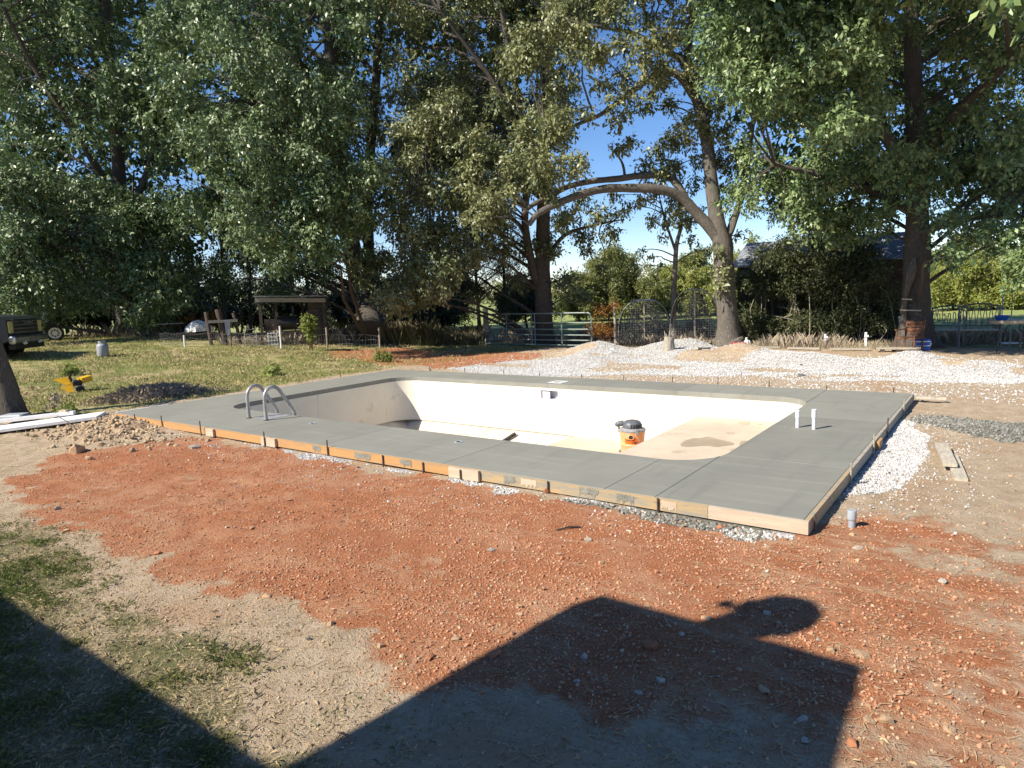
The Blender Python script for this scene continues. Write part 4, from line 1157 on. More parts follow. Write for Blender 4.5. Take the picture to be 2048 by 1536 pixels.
tree('oak_tree', 'gnarled oak with two long bare limbs arching left over the gravel', [(E1, 320, .15, {}), (E2, 320, .14, {}), (E3, 260, .145, {}), (E4, 330, .17, {})], M['leaf_arch'],
     [([tb, adist(1455, 640, dE), adist(1450, 570, dE), adist(1447, 510, dE), adist(1443, 470, dE)], .34, .33, 16, .20),
      (lim([(1445, 492), (1422, 458), (1392, 425), (1360, 393), (1320, 379), (1260, 376), (1205, 378), (1150, 393), (1105, 412), (1075, 428), (1058, 449)], [0, -.1, -.2, -.4, -.7, -1, -1.3, -1.6, -1.9, -2.1, -2.2]), .21, .085, 12, 0),
      (lim([(1372, 402), (1356, 372), (1335, 352), (1290, 350), (1240, 357), (1180, 363), (1135, 374), (1100, 392), (1062, 412), (1044, 430)], [-.3, -.2, 0, .2, .2, 0, -.3, -.6, -.8, -.9]), .15, .07, 10, 0),
      (lim([(1448, 488), (1432, 430), (1422, 360), (1416, 300), (1405, 240), (1390, 190), (1375, 140), (1378, 80), (1385, 30), (1390, -80)], [0, 0, .1, .2, .2, .3, .3, .4, .5, .6]), .27, .09, 12, 0),
      (lim([(1452, 480), (1468, 440), (1485, 380), (1497, 310), (1508, 230), (1520, 140)], [0, .2, .4, .6, .8, 1]), .15, .05, 9, 0),
      (lim([(1396, 205), (1360, 152), (1325, 146), (1295, 160), (1262, 185), (1222, 215), (1190, 235), (1150, 250)], [.2, 0, -.2, -.4, -.6, -.8, -1, -1.1]), .16, .05, 9, 0),
      (lim([(1376, 130), (1345, 108), (1310, 92), (1270, 68), (1235, 60), (1190, 52), (1130, 40)], [.3, .2, .1, 0, -.2, -.3, -.5]), .12, .035, 8, 0),
      (lim([(1325, 98), (1305, 60), (1288, 20), (1280, -60)], [.2, .2, .2, .2]), .09, .04, 8, 0),
      (lim([(1250, 355), (1246, 330), (1236, 312), (1222, 298)], [.2, .3, .3, .4]), .055, .025, 7, 0),
      (lim([(1110, 258), (1085, 270), (1070, 295), (1060, 330)], [-1, -1.1, -1.2, -1.2]), .05, .02, 7, 0)], M['bark_pale'], GT, 24, .6, tb)
b = MB()

# -- right: big oak
r5 = np.random.default_rng(105)
tb = at(1832, 694); dD = hdist(tb)
polyD = [(1415, -60), (1480, -200), (2220, -200), (2220, 480), (2060, 470), (1960, 440), (1880, 420), (1790, 470), (1640, 450), (1580, 430), (1480, 400), (1470, 280), (1420, 190)]
hD = [(1750, 130, 12), (1620, 345, 12), (1755, 350, 20), (1735, 345, 14), (1870, 240, 12), (1935, 170, 14), (1920, 350, 12), (1990, 280, 10), (2010, 330, 10), (2030, 55, 22), (1605, 95, 10), (1940, 500, 26), (1570, 335, 10), (1475, 180, 16)]
D1 = region(polyD, 200, 20.5, 27, .45, .85, r5, hD, .9)
D2 = region([(1410, 60), (1480, -60), (1640, -60), (1760, 60), (1780, 180), (1700, 260), (1620, 250), (1540, 210), (1450, 190)], 64, 16.0, 19.2, .42, .78, r5, hD)
D_shade_high = region([(1180, -540), (1820, -560), (1820, -330), (1400, -320), (1180, -380)], 40, 13.5, 17.5, .8, 1.2, r5)  # unseen high overhang, added to throw shade on the lower crown and trunk
D_shade_front = region([(1250, -420), (2150, -420), (2150, -60), (1500, -40), (1380, -150)], 52, 15.5, 19.5, .8, 1.3, r5)  # out of view clumps towards the sun, added to shade the crown behind
D3 = region([(1500, -180), (2200, -180), (2200, 430), (1900, 400), (1640, 400), (1500, 330), (1480, 100)], 75, 25.5, 28.5, 1.0, 1.6, r5, hD)
D4 = region([(1480, 330), (1600, 300), (1770, 330), (1780, 470), (1650, 470), (1540, 440)], 34, 22, 26, .45, .7, r5, [(1760, 350, 26), (1620, 345, 16), (1560, 440, 14)])
D5 = region([(1870, 420), (2300, 400), (2300, 540), (2060, 560), (2000, 520), (1900, 540), (1870, 500)], 36, 19, 23, .35, .6, r5, [(1940, 505, 34), (1915, 470, 20), (1960, 560, 20)])
tree('oak_tree', 'big bright leaved oak at the right with a thick upright trunk', [(D1, 320, .135, {'wide': .48}), (D2, 520, .125, {}), (D3, 380, .25, {'branches': .3, 'wide': .6}), (D4, 360, .14, {}), (D5, 300, .13, {}), (D_shade_front, 330, .24, {'branches': .5, 'wide': .6}), (D_shade_high, 330, .26, {'branches': .4, 'wide': .6})], M['leaf_right'],
     [([tb, adist(1832, 640, dD), adist(1832, 560, dD), adist(1834, 470, dD), adist(1832, 340, dD), adist(1828, 180, dD), adist(1820, 0, dD-.3), adist(1817, -130, dD-.5)], .47, .15, 16, .30),
      ([adist(1832, 380, dD), adist(1760, 250, dD-1.5), adist(1680, 120, dD-2.8), adist(1600, 20, dD-3.8)], .2, .06, 9, 0),
      ([adist(1833, 430, dD), adist(1740, 380, dD-.5), adist(1640, 350, dD-1), adist(1550, 330, dD-1.5)], .15, .05, 8, 0),
      ([adist(1830, 330, dD), adist(1920, 220, dD-1.5), adist(2020, 120, dD-2.5), adist(2120, 0, dD-3)], .19, .06, 9, 0),
      ([adist(1833, 470, dD), adist(1920, 440, dD-.8), adist(2020, 430, dD-1.4), adist(2120, 430, dD-2)], .13, .04, 8, 0)], M['bark'], GT, 25, .75, tb)
# bare pale wound on its trunk
b = MB(); P_ = [adist(1806, 690, dD-.45), adist(1808, 640, dD-.45), adist(1812, 590, dD-.45), adist(1822, 545, dD-.45), adist(1829, 515, dD-.42)]
b.tube(smooth_path(P_, 3), [.05, .06, .07, .06, .05, .05, .06, .08, .11, .12, .1, .08, .04], 8, wob=.2, seed=5)
single('dead_vine', b, M['bark_pale'], 'pale twisted dead stem climbing the left side of the right oak trunk', 'vine', tuple(P_[0]))

# -- slim tree and the leaning trunk at the left edge
r6 = np.random.default_rng(106)
tb = at(1347, 690); dF = hdist(tb)
F1 = np.array([(*adist(x, y, dF+d), r) for x, y, d, r in ((1350, 400, .2, .45), (1310, 380, .5, .4), (1385, 420, .2, .4), (1370, 450, -.2, .35), (1330, 430, .4, .35), (1300, 345, .6, .4), (1350, 340, .4, .45), (1390, 365, .6, .4), (1325, 475, .3, .22), (1300, 515, .4, .2), (1285, 500, .4, .16), (1320, 530, .3, .18), (1385, 480, .3, .3), (1270, 530, .4, .14), (1395, 320, .8, .4), (1280, 400, .5, .3), (1225, 390, .8, .35), (1255, 415, .8, .3), (1420, 500, .6, .25))])
tree('slim_tree', 'slim young tree with a bare crooked stem between the two hoop pens', [(F1, 150, .12, {'droop': .8})], M['leaf_mid'],
     [([tb, adist(1347, 600, dF), adist(1350, 540, dF), adist(1353, 490, dF), adist(1362, 450, dF), adist(1358, 400, dF), adist(1345, 330, dF)], .125, .04, 10, .06),
      ([adist(1352, 505, dF), adist(1340, 470, dF+.1), adist(1330, 440, dF+.2), adist(1320, 400, dF+.3)], .06, .03, 8, 0)], M['bark_pale'], None, 26, .7, tb)
tb = at(24, 838)
dT = hdist(tb)
T1 = region([(-420, 330), (-230, 330), (-200, 470), (-420, 480)], 9, dT, dT+2, .3, .5, r6)
tree('leaning_tree', 'rough leaning trunk at the left edge in front of the truck', [(T1, 160, .14, {})], M['leaf_left'],
     [([tb, adist(12, 780, dT), adist(0, 735, dT), adist(-14, 690, dT), adist(-60, 600, dT), adist(-150, 500, dT+.3), adist(-260, 430, dT+.6)], .235, .07, 14, .10)], M['bark'], None, 27, .7, tb)

# -- smaller trunks in the shade, cedars, and what grows beyond the fence
def simple_tree(name, label, px, py, d, topy, rw, n, per, size, leaf, seed, lowpy=None, wpx=None, group=None, tr=.1, kw=None, rr=(.35, .6), bark='bark'):
    rng = np.random.default_rng(seed)
    b0 = at(px, py) if d is None else adist(px, py, d)
    b0[2] = float(ground_z(b0[0], b0[1]))-.05
    d = hdist(b0)
    lowpy = lowpy if lowpy is not None else py-40
    w = wpx or rw*FPX/d
    poly = [(px-w*.55, lowpy), (px-w, (lowpy*2+topy)/3), (px-w*.8, (lowpy+topy*2)/3), (px-w*.2, topy), (px+w*.25, topy+6), (px+w*.85, (lowpy+topy*2)/3), (px+w, (lowpy*2+topy)/3), (px+w*.5, lowpy)]
    cl = region(poly, n, d-rw*.8, d+rw*.8, rr[0], rr[1], rng)
    return tree(name, label, [(cl, per, size, kw or {})], leaf, [([b0, adist(px+4, (py+lowpy)/2, d), adist(px-3, (lowpy+topy)/2, d), adist(px, topy+12, d)], tr, tr*.25, 9, tr*.4)], M[bark], group, seed, .6, b0)
GS = 'slender trunks in the shade of the left oaks'
for k, (px, py, d, lab) in enumerate(((445, 690, 33, 'dark slender trunk in the shade left of the open shelter'), (497, 668, 38, 'thin shaded tree seen just left of the shelter roof'),
                                       (268, 655, 37, 'thin dark stem in the shade behind the left picnic table'), (612, 660, 40, 'thin shaded stem rising behind the shelter roof'))):
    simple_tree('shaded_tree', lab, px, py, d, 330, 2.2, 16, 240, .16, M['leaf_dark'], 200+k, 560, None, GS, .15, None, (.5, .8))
simple_tree('cedar_tree', 'feathery olive cedar left of the green gate', 955, 684, 29, 455, 1.7, 44, 420, .075, M['leaf_cedar'], 211, 640, 95, 'cedars by the gate', .13, {'wide': .3, 'droop': .2, 'spray': 12}, (.3, .5))
simple_tree('cedar_tree', 'dark cedar between the gate post and the oak trunk', 1010, 688, 30, 430, 1.3, 34, 400, .075, M['leaf_cedar'], 212, 640, 60, 'cedars by the gate', .12, {'wide': .3, 'droop': .2, 'spray': 12}, (.3, .5))
simple_tree('cedar_tree', 'low dark cedar to the left of the cedar pair', 860, 668, 34, 545, 1.6, 26, 380, .09, M['leaf_dark'], 213, 640, 70, 'cedars by the gate', .1, {'wide': .3, 'droop': .2, 'spray': 12}, (.4, .6))
GB = 'bushy trees behind the fence'
for k, (px, py, d, ty, lp, w, lf, sz, lab) in enumerate((
    (1215, 655, 50, 490, 648, 66, 'leaf_bush', .11, 'olive bushy tree right of the gate behind the tall post'),
    (1275, 655, 50, 515, 645, 62, 'leaf_bush', .11, 'bushy green tree behind the left hoop pen'),
    (1228, 640, 62, 488, 620, 60, 'leaf_mid', .16, 'taller grey green tree far beyond the gate against the sky'),
    (1335, 652, 54, 535, 642, 58, 'leaf_light', .13, 'sunny yellow green tree left of the slim stem'),
    (1410, 652, 54, 525, 642, 62, 'leaf_light', .13, 'sunny yellow green tree left of the arching oak trunk'),
    (1395, 640, 58, 500, 620, 55, 'leaf_bush', .15, 'mid green tree far behind the right hoop pen'),
    (1500, 652, 54, 470, 640, 48, 'leaf_light', .13, 'pale sunny tree just right of the arching oak trunk'),
    (1155, 652, 50, 545, 646, 56, 'leaf_bush', .13, 'green tree seen through the right part of the gate'),
    (1905, 645, 52, 492, 640, 76, 'leaf_light', .11, 'bright lime bush right of the big right oak trunk'),
    (1985, 645, 52, 505, 640, 84, 'leaf_light', .11, 'bright lime bush behind the two metal benches'),
    (2062, 645, 52, 490, 640, 84, 'leaf_light', .11, 'bright lime bush behind the round table at the right edge'),
    (1955, 632, 72, 462, 626, 150, 'leaf_bush', .16, 'tall mid green tree beyond the lime bushes at the right'),
    (1660, 650, 46, 470, 640, 160, 'leaf_bush', .16, 'wide green tree behind the overgrown shed'))):
    rw = w/(FPX/d)
    simple_tree('bushy_tree', lab, px, py, d, ty, rw, int(22+w*.42), 400, sz*1.3, M[lf], 230+k, lp, w, GB, .09, None, (.26*d/32, .46*d/32))
for k, (px, py, d, ty, w, lab) in enumerate(((820, 660, 40, 540, 60, 'dark shaded bush beyond the fence right of the double trunk'), (700, 655, 44, 560, 45, 'dark shaded bush far behind the double trunk'),
        (560, 655, 48, 540, 60, 'dark shaded bush beyond the shelter'), (400, 655, 46, 540, 70, 'dark shaded bush behind the sawhorse'), (200, 655, 42, 560, 90, 'dark shaded bush behind the trailer ramp'), (60, 650, 44, 560, 80, 'dark shaded bush behind the trailer'), (300, 655, 43, 540, 80, 'dark shaded bush behind the folding table'), (480, 655, 50, 530, 70, 'dark shaded bush left behind the shelter'), (640, 655, 50, 550, 60, 'dark shaded bush right behind the shelter'), (905, 662, 38, 520, 55, 'dark shaded bush between the low cedar and the tall one'), (760, 662, 40, 545, 60, 'dark shaded bush right of the double trunk, before the field'), (1050, 664, 40, 560, 46, 'dark shaded bush behind the left half of the gate'), (20, 655, 40, 555, 80, 'dark shaded bush behind the truck'), (345, 665, 40, 560, 60, 'dark shaded bush above the folding table'))):
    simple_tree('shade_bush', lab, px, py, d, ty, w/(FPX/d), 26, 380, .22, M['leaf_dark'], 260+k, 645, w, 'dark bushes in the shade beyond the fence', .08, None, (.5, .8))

# -- distant wood across the field
r7 = np.random.default_rng(107)
cl = []
for x in np.arange(-300, 2400, 14):
    d = 150+20*r7.random(); p = adist(x, 600, d); z0 = float(G(p[0], p[1]))
    for k in range(3): cl.append((p[0]+r7.normal()*2, p[1]+r7.normal()*2, z0+1+r7.random()*(2.8+2.4*vnoise(x/70., 0., 5)), 1.4+r7.random()*1.0))
v, f = leaves(np.array(cl), 48, .85, r7, 6)
tag(link('distant_wood', mesh_np('distant_wood', v, f, M['leaf_bush'])), kind='stuff')
# ------------------------------------------------------------------ yard and fence-line objects
def spot(px, py, d=None):
    p = at(px, py) if d is None else adist(px, py, d)
    if d is not None: p[2] = float(G(p[0], p[1]))
    p[2] = float(ground_z(p[0], p[1])) if d is None else p[2]
    r_ = ray(px, py)
    return p, math.atan2(-r_[0], r_[1]), hdist(p)/FPX        # place, turn that faces the camera, metres per pixel
def T(name, label, cat, px, py, d=None, turn=0, group=None, dz=0):
    p, rz, s = spot(px, py, d)
    return thing(name, label, cat, (p[0], p[1], p[2]+dz), rz+turn, group), s

# gate
A, B_ = at(972, 692), at(1184, 698)
gl = math.hypot(B_[0]-A[0], B_[1]-A[1])
gate = thing('field_gate', 'green tubular farm gate standing closed in front of the dark oak', 'gate', tuple(A), math.atan2(B_[1]-A[1], B_[0]-A[0]))
hG = 1.27
zs = [.10, .28, .47, .68, .92, hG]
for k, z in enumerate(zs):
    b = MB()
    if k == 5: b.tube([(0, 0, z), (gl-.14, 0, z), (gl-.06, 0, z-.03), (gl-.015, 0, z-.09), (gl, 0, z-.2), (gl, 0, .02)], .027, 8)
    else: b.tube([(0, 0, z), (gl, 0, z)], .023, 8)
    part('rail', b, M['green_metal'], gate, True)
for fx in (0, .225, .47, .50, .745):
    b = MB(); b.box((gl*fx+.01, -.027, hG/2+.02), (.05, .012, hG-.04)); part('upright', b, M['green_metal'], gate)
b = MB()
for x in np.arange(.06, gl*.5, .10): b.tube([(x, .028, .1), (x, .028, .68)], .004, 4, False)
for z in np.arange(.14, .68, .09): b.tube([(.02, .028, z), (gl*.5, .028, z)], .004, 4, False)
tag(part('wire_mesh', b, M['wire'], gate), kind='stuff')
p, rz, s = spot(975, 690)
b = MB(); b.tube([(p[0]-.12, p[1]+.1, p[2]-.2), (p[0]-.10, p[1]+.1, p[2]+.7), (p[0]-.12, p[1]+.1, p[2]+1.5)], [.13, .12, .115], 10, wob=.05)
single('gate_post', b, M['grey_wood'], 'thick grey wooden post at the hinge end of the green gate', 'post', tuple(p))
p, rz, s = spot(1231, 693)
b = MB(); b.tube([(p[0], p[1], p[2]-.2), (p[0], p[1], p[2]+.8), (p[0]-.01, p[1], p[2]+86*s)], [.055, .05, .045], 8, wob=.05)
single('fence_post', b, M['grey_wood'], 'slim sunlit wooden post standing right of the green gate', 'post', tuple(p))

# woven wire garden fence on the left
pts = [at(322, 694), at(370, 694), at(463, 694), at(563, 699), at(655, 694), at(760, 696)]
fen = thing('wire_fence', 'low sagging wire fence round the shaded junk under the left oaks', 'fence', tuple(pts[0]))
b = MB()
P = smooth_path(pts, 6)
for q in P: q[2] = float(G(q[0], q[1]))
for h in (.12, .30, .48): b.tube([(q[0], q[1], q[2]+h+.03*math.sin(i*1.7+h*9)) for i, q in enumerate(P)], .0045, 5, False)
for i in range(len(P)-1):
    for t in np.linspace(0, 1, 4)[:-1]:
        q = P[i]*(1-t)+P[i+1]*t; b.tube([(q[0], q[1], q[2]+.05), (q[0], q[1], q[2]+.50)], .0025, 4, False)
tag(wpart('wire_mesh', b, M['wire'], fen), kind='stuff')
for q, h, mt in ((pts[1], .42, 'pvc'), (pts[3], .85, 'pvc'), (pts[4], .75, 'grey_wood'), (pts[5], .8, 'grey_wood'), (pts[2], .6, 'steel')):
    b = MB(); b.tube([(q[0], q[1], q[2]-.1), (q[0]+.01, q[1], q[2]+h)], .035 if mt != 'steel' else .02, 8); wpart('post', b, M[mt], fen)

# hoop pens of wire netting
def pen(label, pxl, pxr, py, topy, seed, d=None):
    t, s = T('hoop_pen', label, 'wire pen', (pxl+pxr)/2, py, d, 0, 'wire hoop pens behind the gravel')
    w, h = (pxr-pxl)*s/2, (py-topy)*s
    def arcp(u, yy): a = math.pi*(1-u); return (w*(.35*math.cos(a)+.65*math.copysign(abs(math.cos(a))**.6, math.cos(a))), yy, h*math.sin(a)**.62)
    for yy in (0, 1.3, 2.6):
        b = MB(); b.tube([arcp(u, yy) for u in np.linspace(0, 1, 22)], .018, 6, False); part('hoop', b, M['wire'], t)
    b = MB()
    for u in np.linspace(.02, .98, 26): b.tube([arcp(u, 0), arcp(u, 1.3), arcp(u, 2.6)], .006, 4, False)
    for yy in np.arange(.1, 2.6, .12): b.tube([arcp(u, yy) for u in np.linspace(0, 1, 18)], .0045, 4, False)
    for x in np.arange(-w*.95, w*.96, .085):
        zz = h*(1-(abs(x)/w)**2.4)**.62
        b.tube([(x, -.01, .02), (x, -.01, zz)], .0045, 4, False)
    for z in np.arange(.08, h*.97, .085):
        xx = w*(1-(z/h)**(1/.62))**(1/2.4) if z < h else 0
        b.tube([(-xx, -.012, z), (xx, -.012, z)], .0045, 4, False)
    tag(part('netting', b, M['wire'], t), kind='stuff')
    b = MB(); b.beam((0, -.02, .02), (0, -.02, h*.93), .05, .05); part('door_post', b, M['grey_wood'], t)
    rng = np.random.default_rng(seed)
    cl = np.array([(rng.uniform(-w*.85, w*.85), rng.uniform(.1, 1.6), abs(rng.normal())*h*.33+.15, .22+.2*rng.random()) for _ in range(60)])
    cl = cl[cl[:, 2] < h*(1-(np.abs(cl[:, 0])/w)**2)*.95]
    v, f = leaves(cl, 260, .05, rng, 8, droop=.2)
    tag(link('vines', mesh_np('vines', v, f, M['leaf_net']), t), kind='stuff')
pen('grey wire hoop pen full of dry vines right of the slim stem', 1343, 1436, 690, 583, 5)
pen('grey wire hoop pen full of dry vines left of the slim stem', 1238, 1340, 690, 603, 6)

# overgrown shed
p, rz, s = spot(1642, 690, 27.5)
shed = thing('shed', 'weathered shed with a grey metal roof swallowed by vines', 'shed', tuple(p), rz-R(9))
hl, dp = 150*s, 4.2
ze, zr = 2.62-p[2], 3.62-p[2]
for k in range(20):
    b = MB(); x = -hl+2*hl*(k+.5)/20; b.box((x, 0, ze/2), (2*hl/20-.012, .03, ze)); part('plank', b, M['dark_wood'], shed)
b = MB(); b.box((0, dp/2, ze/2), (2*hl-.08, dp-.06, ze-.02)); part('inner_wall', b, M['dark_wood'], shed)
b = MB(); prism_xyz(b, [(hl-.02, 0, ze), (hl-.02, dp, ze), (hl-.02, dp/2, zr-.05)], .02); b.add([(hl, 0, ze), (hl, dp, ze), (hl, dp/2, zr-.04), (hl-.04, 0, ze), (hl-.04, dp, ze), (hl-.04, dp/2, zr-.04)], [(0, 1, 2), (5, 4, 3), (0, 3, 4, 1), (1, 4, 5, 2), (2, 5, 3, 0)]); part('gable', b, M['dark_wood'], shed)
for k in range(9):
    x0, x1 = -hl-.2+(2*hl+.4)*k/9, -hl-.2+(2*hl+.4)*(k+1)/9
    b = MB(); prism_xyz(b, [(x0+.004, -.25, ze-.02), (x1-.004, -.25, ze-.02), (x1-.004, dp/2, zr), (x0+.004, dp/2, zr)], .02)
    b.beam((x1-.02, -.25, ze+.0), (x1-.02, dp/2, zr+.02), .03, .03); part('roof_sheet', b, M['roof_metal'], shed)
    b = MB(); prism_xyz(b, [(x0, dp/2+.004, zr), (x1, dp/2+.004, zr), (x1, dp+.25, ze-.02), (x0, dp+.25, ze-.02)], .02); part('roof_sheet', b, M['roof_metal'], shed)
rv = np.random.default_rng(301)
V1 = region([(1472, 560), (1510, 540), (1560, 520), (1640, 505), (1720, 520), (1770, 555), (1790, 620), (1785, 698), (1485, 698)], 100, 25.2, 27.0, .32, .6, rv)
V2 = region([(1512, 530), (1545, 488), (1640, 470), (1740, 482), (1765, 540), (1700, 570), (1530, 570)], 60, 24.8, 26.4, .32, .55, rv, [(1772, 510, 26)])
vt = thing('vine_thicket', 'tangled dark vines and brush covering the front of the shed', 'vines', tuple(spot(1640, 697)[0]))
b = MB(); o_ = vt.matrix_basis.translation
for k in range(60):
    c = V1[k]; g0 = (c[0]+rv.normal()*.3, c[1]+rv.normal()*.3, float(G(c[0], c[1])))
    b.tube(smooth_path([g0, ((g0[0]+c[0])/2+rv.normal()*.15, (g0[1]+c[1])/2, c[2]*.55), tuple(c[:3]), (c[0]+rv.normal()*.4, c[1]+rv.normal()*.2, c[2]+.3*rv.random())], 3), .011, 5, False)
wpart('stems', b, M['grey_wood'], vt)
v, f = leaves(np.concatenate([V1, V2]), 520, .08, rv, 8, droop=.3, shell=2.0)
link('leaves', mesh_np('leaves', v-np.array(o_), f, M['leaf_vine']), vt)

# rust coloured brush by the post
rb = np.random.default_rng(302)
RB = region([(1178, 640), (1205, 590), (1232, 605), (1236, 690), (1180, 690)], 16, 25, 26.5, .2, .36, rb)
t = thing('rusty_bush', 'rust coloured dry bush between the gate and the slim post', 'bush', tuple(spot(1208, 692)[0]))
b = MB()
for c in RB:
    g0 = spot(1208, 692)[0]
    b.tube([(g0[0]+rb.normal()*.15, g0[1]+rb.normal()*.15, g0[2]), ((g0[0]+c[0])/2, (g0[1]+c[1])/2, c[2]*.6), tuple(c[:3])], [.012, .009, .004], 5, False)
wpart('stems', b, M['brown_wood'], t)
v, f = leaves(RB, 170, .075, rb, 6, droop=.3); link('leaves', mesh_np('leaves', v-np.array(t.matrix_basis.translation), f, M['leaf_rust']), t)

# open shelter
t, s = T('open_shelter', 'open fronted timber shelter with a flat roof in the shade', 'shelter', 588, 690)
X = lambda px: (px-588)*s
hS = 88*s
for px, yy in ((533, 0), (560, 1.3), (648, 0.1), (610, 1.9)):
    b = MB(); b.box((X(px), yy, hS/2), (.11, .11, hS)); part('post', b, M['dark_wood'], t)
for a, c in (((526, -.1), (652, 0)), ((556, 1.25), (652, 1.4))):
    b = MB(); b.beam((X(a[0]), a[1], hS), (X(c[0]), c[1], hS-.12), .09, .16); part('beam', b, M['grey_wood'], t)
for k in range(8):
    b = MB(); x0 = X(524)+(X(655)-X(524))*k/8; x1 = X(524)+(X(655)-X(524))*(k+1)/8
    b.box(((x0+x1)/2, .95, hS+.13-.012*k), (x1-x0-.01, 2.4, .03)); part('roof_sheet', b, M['galv'], t)
for k in range(7):
    b = MB(); b.box((X(636), .2+.02*k, .16+k*.27), (X(652)-X(618), .04, .25)); part('plank', b, M['dark_wood'], t)
for k in range(4):
    b = MB(); b.box((X(575), 1.9, .14+k*.25), (X(618)-X(538), .04, .235)); part('plank', b, M['dark_wood'], t)
t, s = T('smoker_grill', 'black barrel grill standing inside the open shelter', 'grill', 578, 692, None)
b = MB(); b.tube([(-.35, .7, .85), (.35, .7, .85)], .27, 18); part('barrel', b, M['black_paint'], t, True)
for x in (-.28, .28):
    for y_ in (.52, .88):
        b = MB(); b.tube([(x, y_, 0), (x, y_, .7)], .02, 6); part('leg', b, M['black_paint'], t)
b = MB(); b.tube([(.25, .7, 1.1), (.25, .7, 1.5)], .05, 10); part('chimney', b, M['black_paint'], t)
t, s = T('white_crate', 'white plastic grid crate in front of the open shelter', 'crate', 547, 692)
for k in range(4):
    for ax in (0, 1):
        b = MB()
        if ax: b.box((0, 0, .06+k*.14), (.36, .02, .03))
        else: b.box((-.16+k*.107, .012, .27), (.03, .02, .5))
        part('bar', b, M['pvc'], t)
for x, y_ in ((-.17, .3), (.17, .3), (-.17, .02), (.17, .02)):
    b = MB(); b.box((x, y_, .25), (.025, .025, .5)); part('corner_bar', b, M['pvc'], t)
b = MB(); b.box((0, .16, .02), (.34, .3, .02)); part('base', b, M['pvc'], t)
t, s = T('board_screen', 'dark plank screen leaning at the foot of the double trunked oak', 'screen', 798, 684)
for k in range(5):
    b = MB(); b.box((0, .02*k, .09+k*.175), (38*s, .04, .165)); part('plank', b, M['dark_wood'], t)
t, s = T('orange_pot', 'small orange plant pot in the wire fenced garden', 'pot', 650, 688)
b = MB(); b.lathe([(.09, 0), (.14, .30), (.15, .30), (.15, .34), (.13, .34), (.12, .05), (0, .05)], 16); part('pot', b, M['vac_orange'], t, True)
t, s = T('wire_rack', 'small grey folding rack in the shade left of the shelter', 'rack', 503, 692)
for x in (-.2, .2):
    b = MB(); b.tube([(x, 0, 0), (x, .2, .65)], .012, 6); part('side_bar', b, M['wire'], t)
for k in range(4):
    b = MB(); b.tube([(-.2, .04+.045*k, .12+k*.16), (.2, .04+.045*k, .12+k*.16)], .01, 6); part('rung', b, M['wire'], t)

# table, covered heap, sawhorse
t, s = T('folding_table', 'pale topped table with thin legs on the left grass', 'table', 336, 678)
w = 27*s; h = 27*s
b = MB(); b.box((0, .25, h), (2*w, .6, .04), bev=.01); part('table_top', b, M['tan_plastic'], t)
for x in (-w*.72, -w*.25, w*.3, w*.75):
    b = MB(); b.tube([(x, .05, 0), (x, .08, h-.02)], .014, 6); part('leg', b, M['steel'], t)
for z in (.35, .6):
    b = MB(); b.tube([(-w*.72, .06, h*z), (w*.75, .06, h*z)], .01, 6); part('stretcher', b, M['steel'], t)
t, s = T('covered_heap', 'heap under a crumpled white sheet on a dark platform', 'heap', 398, 680)
b = MB(); n = 22; m_ = 9; rr = random.Random(8)
vs = []
for i in range(m_+1):
    ph = i/m_*math.pi/2
    for k in range(n):
        a = 2*math.pi*k/n; q = 1+.16*math.sin(3*a+1)+.12*math.sin(7*a+i)+rr.uniform(-.07, .07)
        vs.append((23*s*math.cos(a)*math.cos(ph)*q, .3+.42*math.sin(a)*math.cos(ph)*q, .34+18*s*math.sin(ph)*(1+.14*math.sin(2*a)+rr.uniform(-.05, .05))))
b.add(vs, [(i*n+k, i*n+(k+1) % n, (i+1)*n+(k+1) % n, (i+1)*n+k) for i in range(m_) for k in range(n)])
part('sheet', b, M['white_paint'], t)
for k in range(4):
    b = MB(); b.box((-6*s, .05+k*.18, .24), (70*s, .165, .09)); part('plank', b, M['dark_wood'], t)
for x in (-34*s, 22*s):
    b = MB(); b.box((x, .3, .1), (.12, .7, .2)); part('block', b, M['dark_wood'], t)
t, s = T('post_rack', 'leaning dark posts with a crossbar and a hanging cloth left of the shelter', 'post rack', 447, 690)
for (x0, x1, h, r) in ((-20, -24, 62, .07), (4, -4, 66, .10), (30, 22, 58, .06)):
    b = MB(); b.tube([(x0*s, 0, -.05), ((x0+x1)/2*s, .02, h*s*.5), (x1*s, .03, h*s)], r, 8, wob=.06); part('post', b, M['dark_wood'], t)
b = MB(); b.beam((-22*s, -.08, 44*s), (28*s, -.06, 44*s), .05, .10); part('crossbar', b, M['grey_wood'], t)
b = MB(); prism_xyz(b, [(6*s, -.11, 46*s), (14*s, -.11, 46*s), (13*s, -.14, 20*s), (8*s, -.13, 18*s)], .012); b.box((10*s, -.12, 33*s), (9*s, .02, 24*s)); part('cloth', b, M['cyl_grey'], t)

# gas cylinder
t, s = T('gas_cylinder', 'grey gas cylinder standing alone on the left lane', 'cylinder', 207, 713)
r_, h = 9.2*s, 27*s
b = MB(); b.lathe([(r_*.8, 0), (r_*.8, .03*h), (r_*.95, .06*h), (r_, .14*h), (r_, .66*h), (r_*.9, .77*h), (r_*.6, .84*h), (r_*.3, .86*h), (0, .865*h)], 22); part('body', b, M['cyl_grey'], t, True)
b = MB(); b.lathe([(r_*.62, .80*h), (r_*.62, h), (r_*.56, h), (r_*.56, .82*h)], 18); part('collar', b, M['cyl_grey'], t, True)
b = MB(); b.tube([(0, 0, .85*h), (0, 0, .95*h)], .025, 8); b.tube([(-.05, 0, .95*h), (.05, 0, .95*h)], .02, 8); part('valve', b, M['chrome'], t)

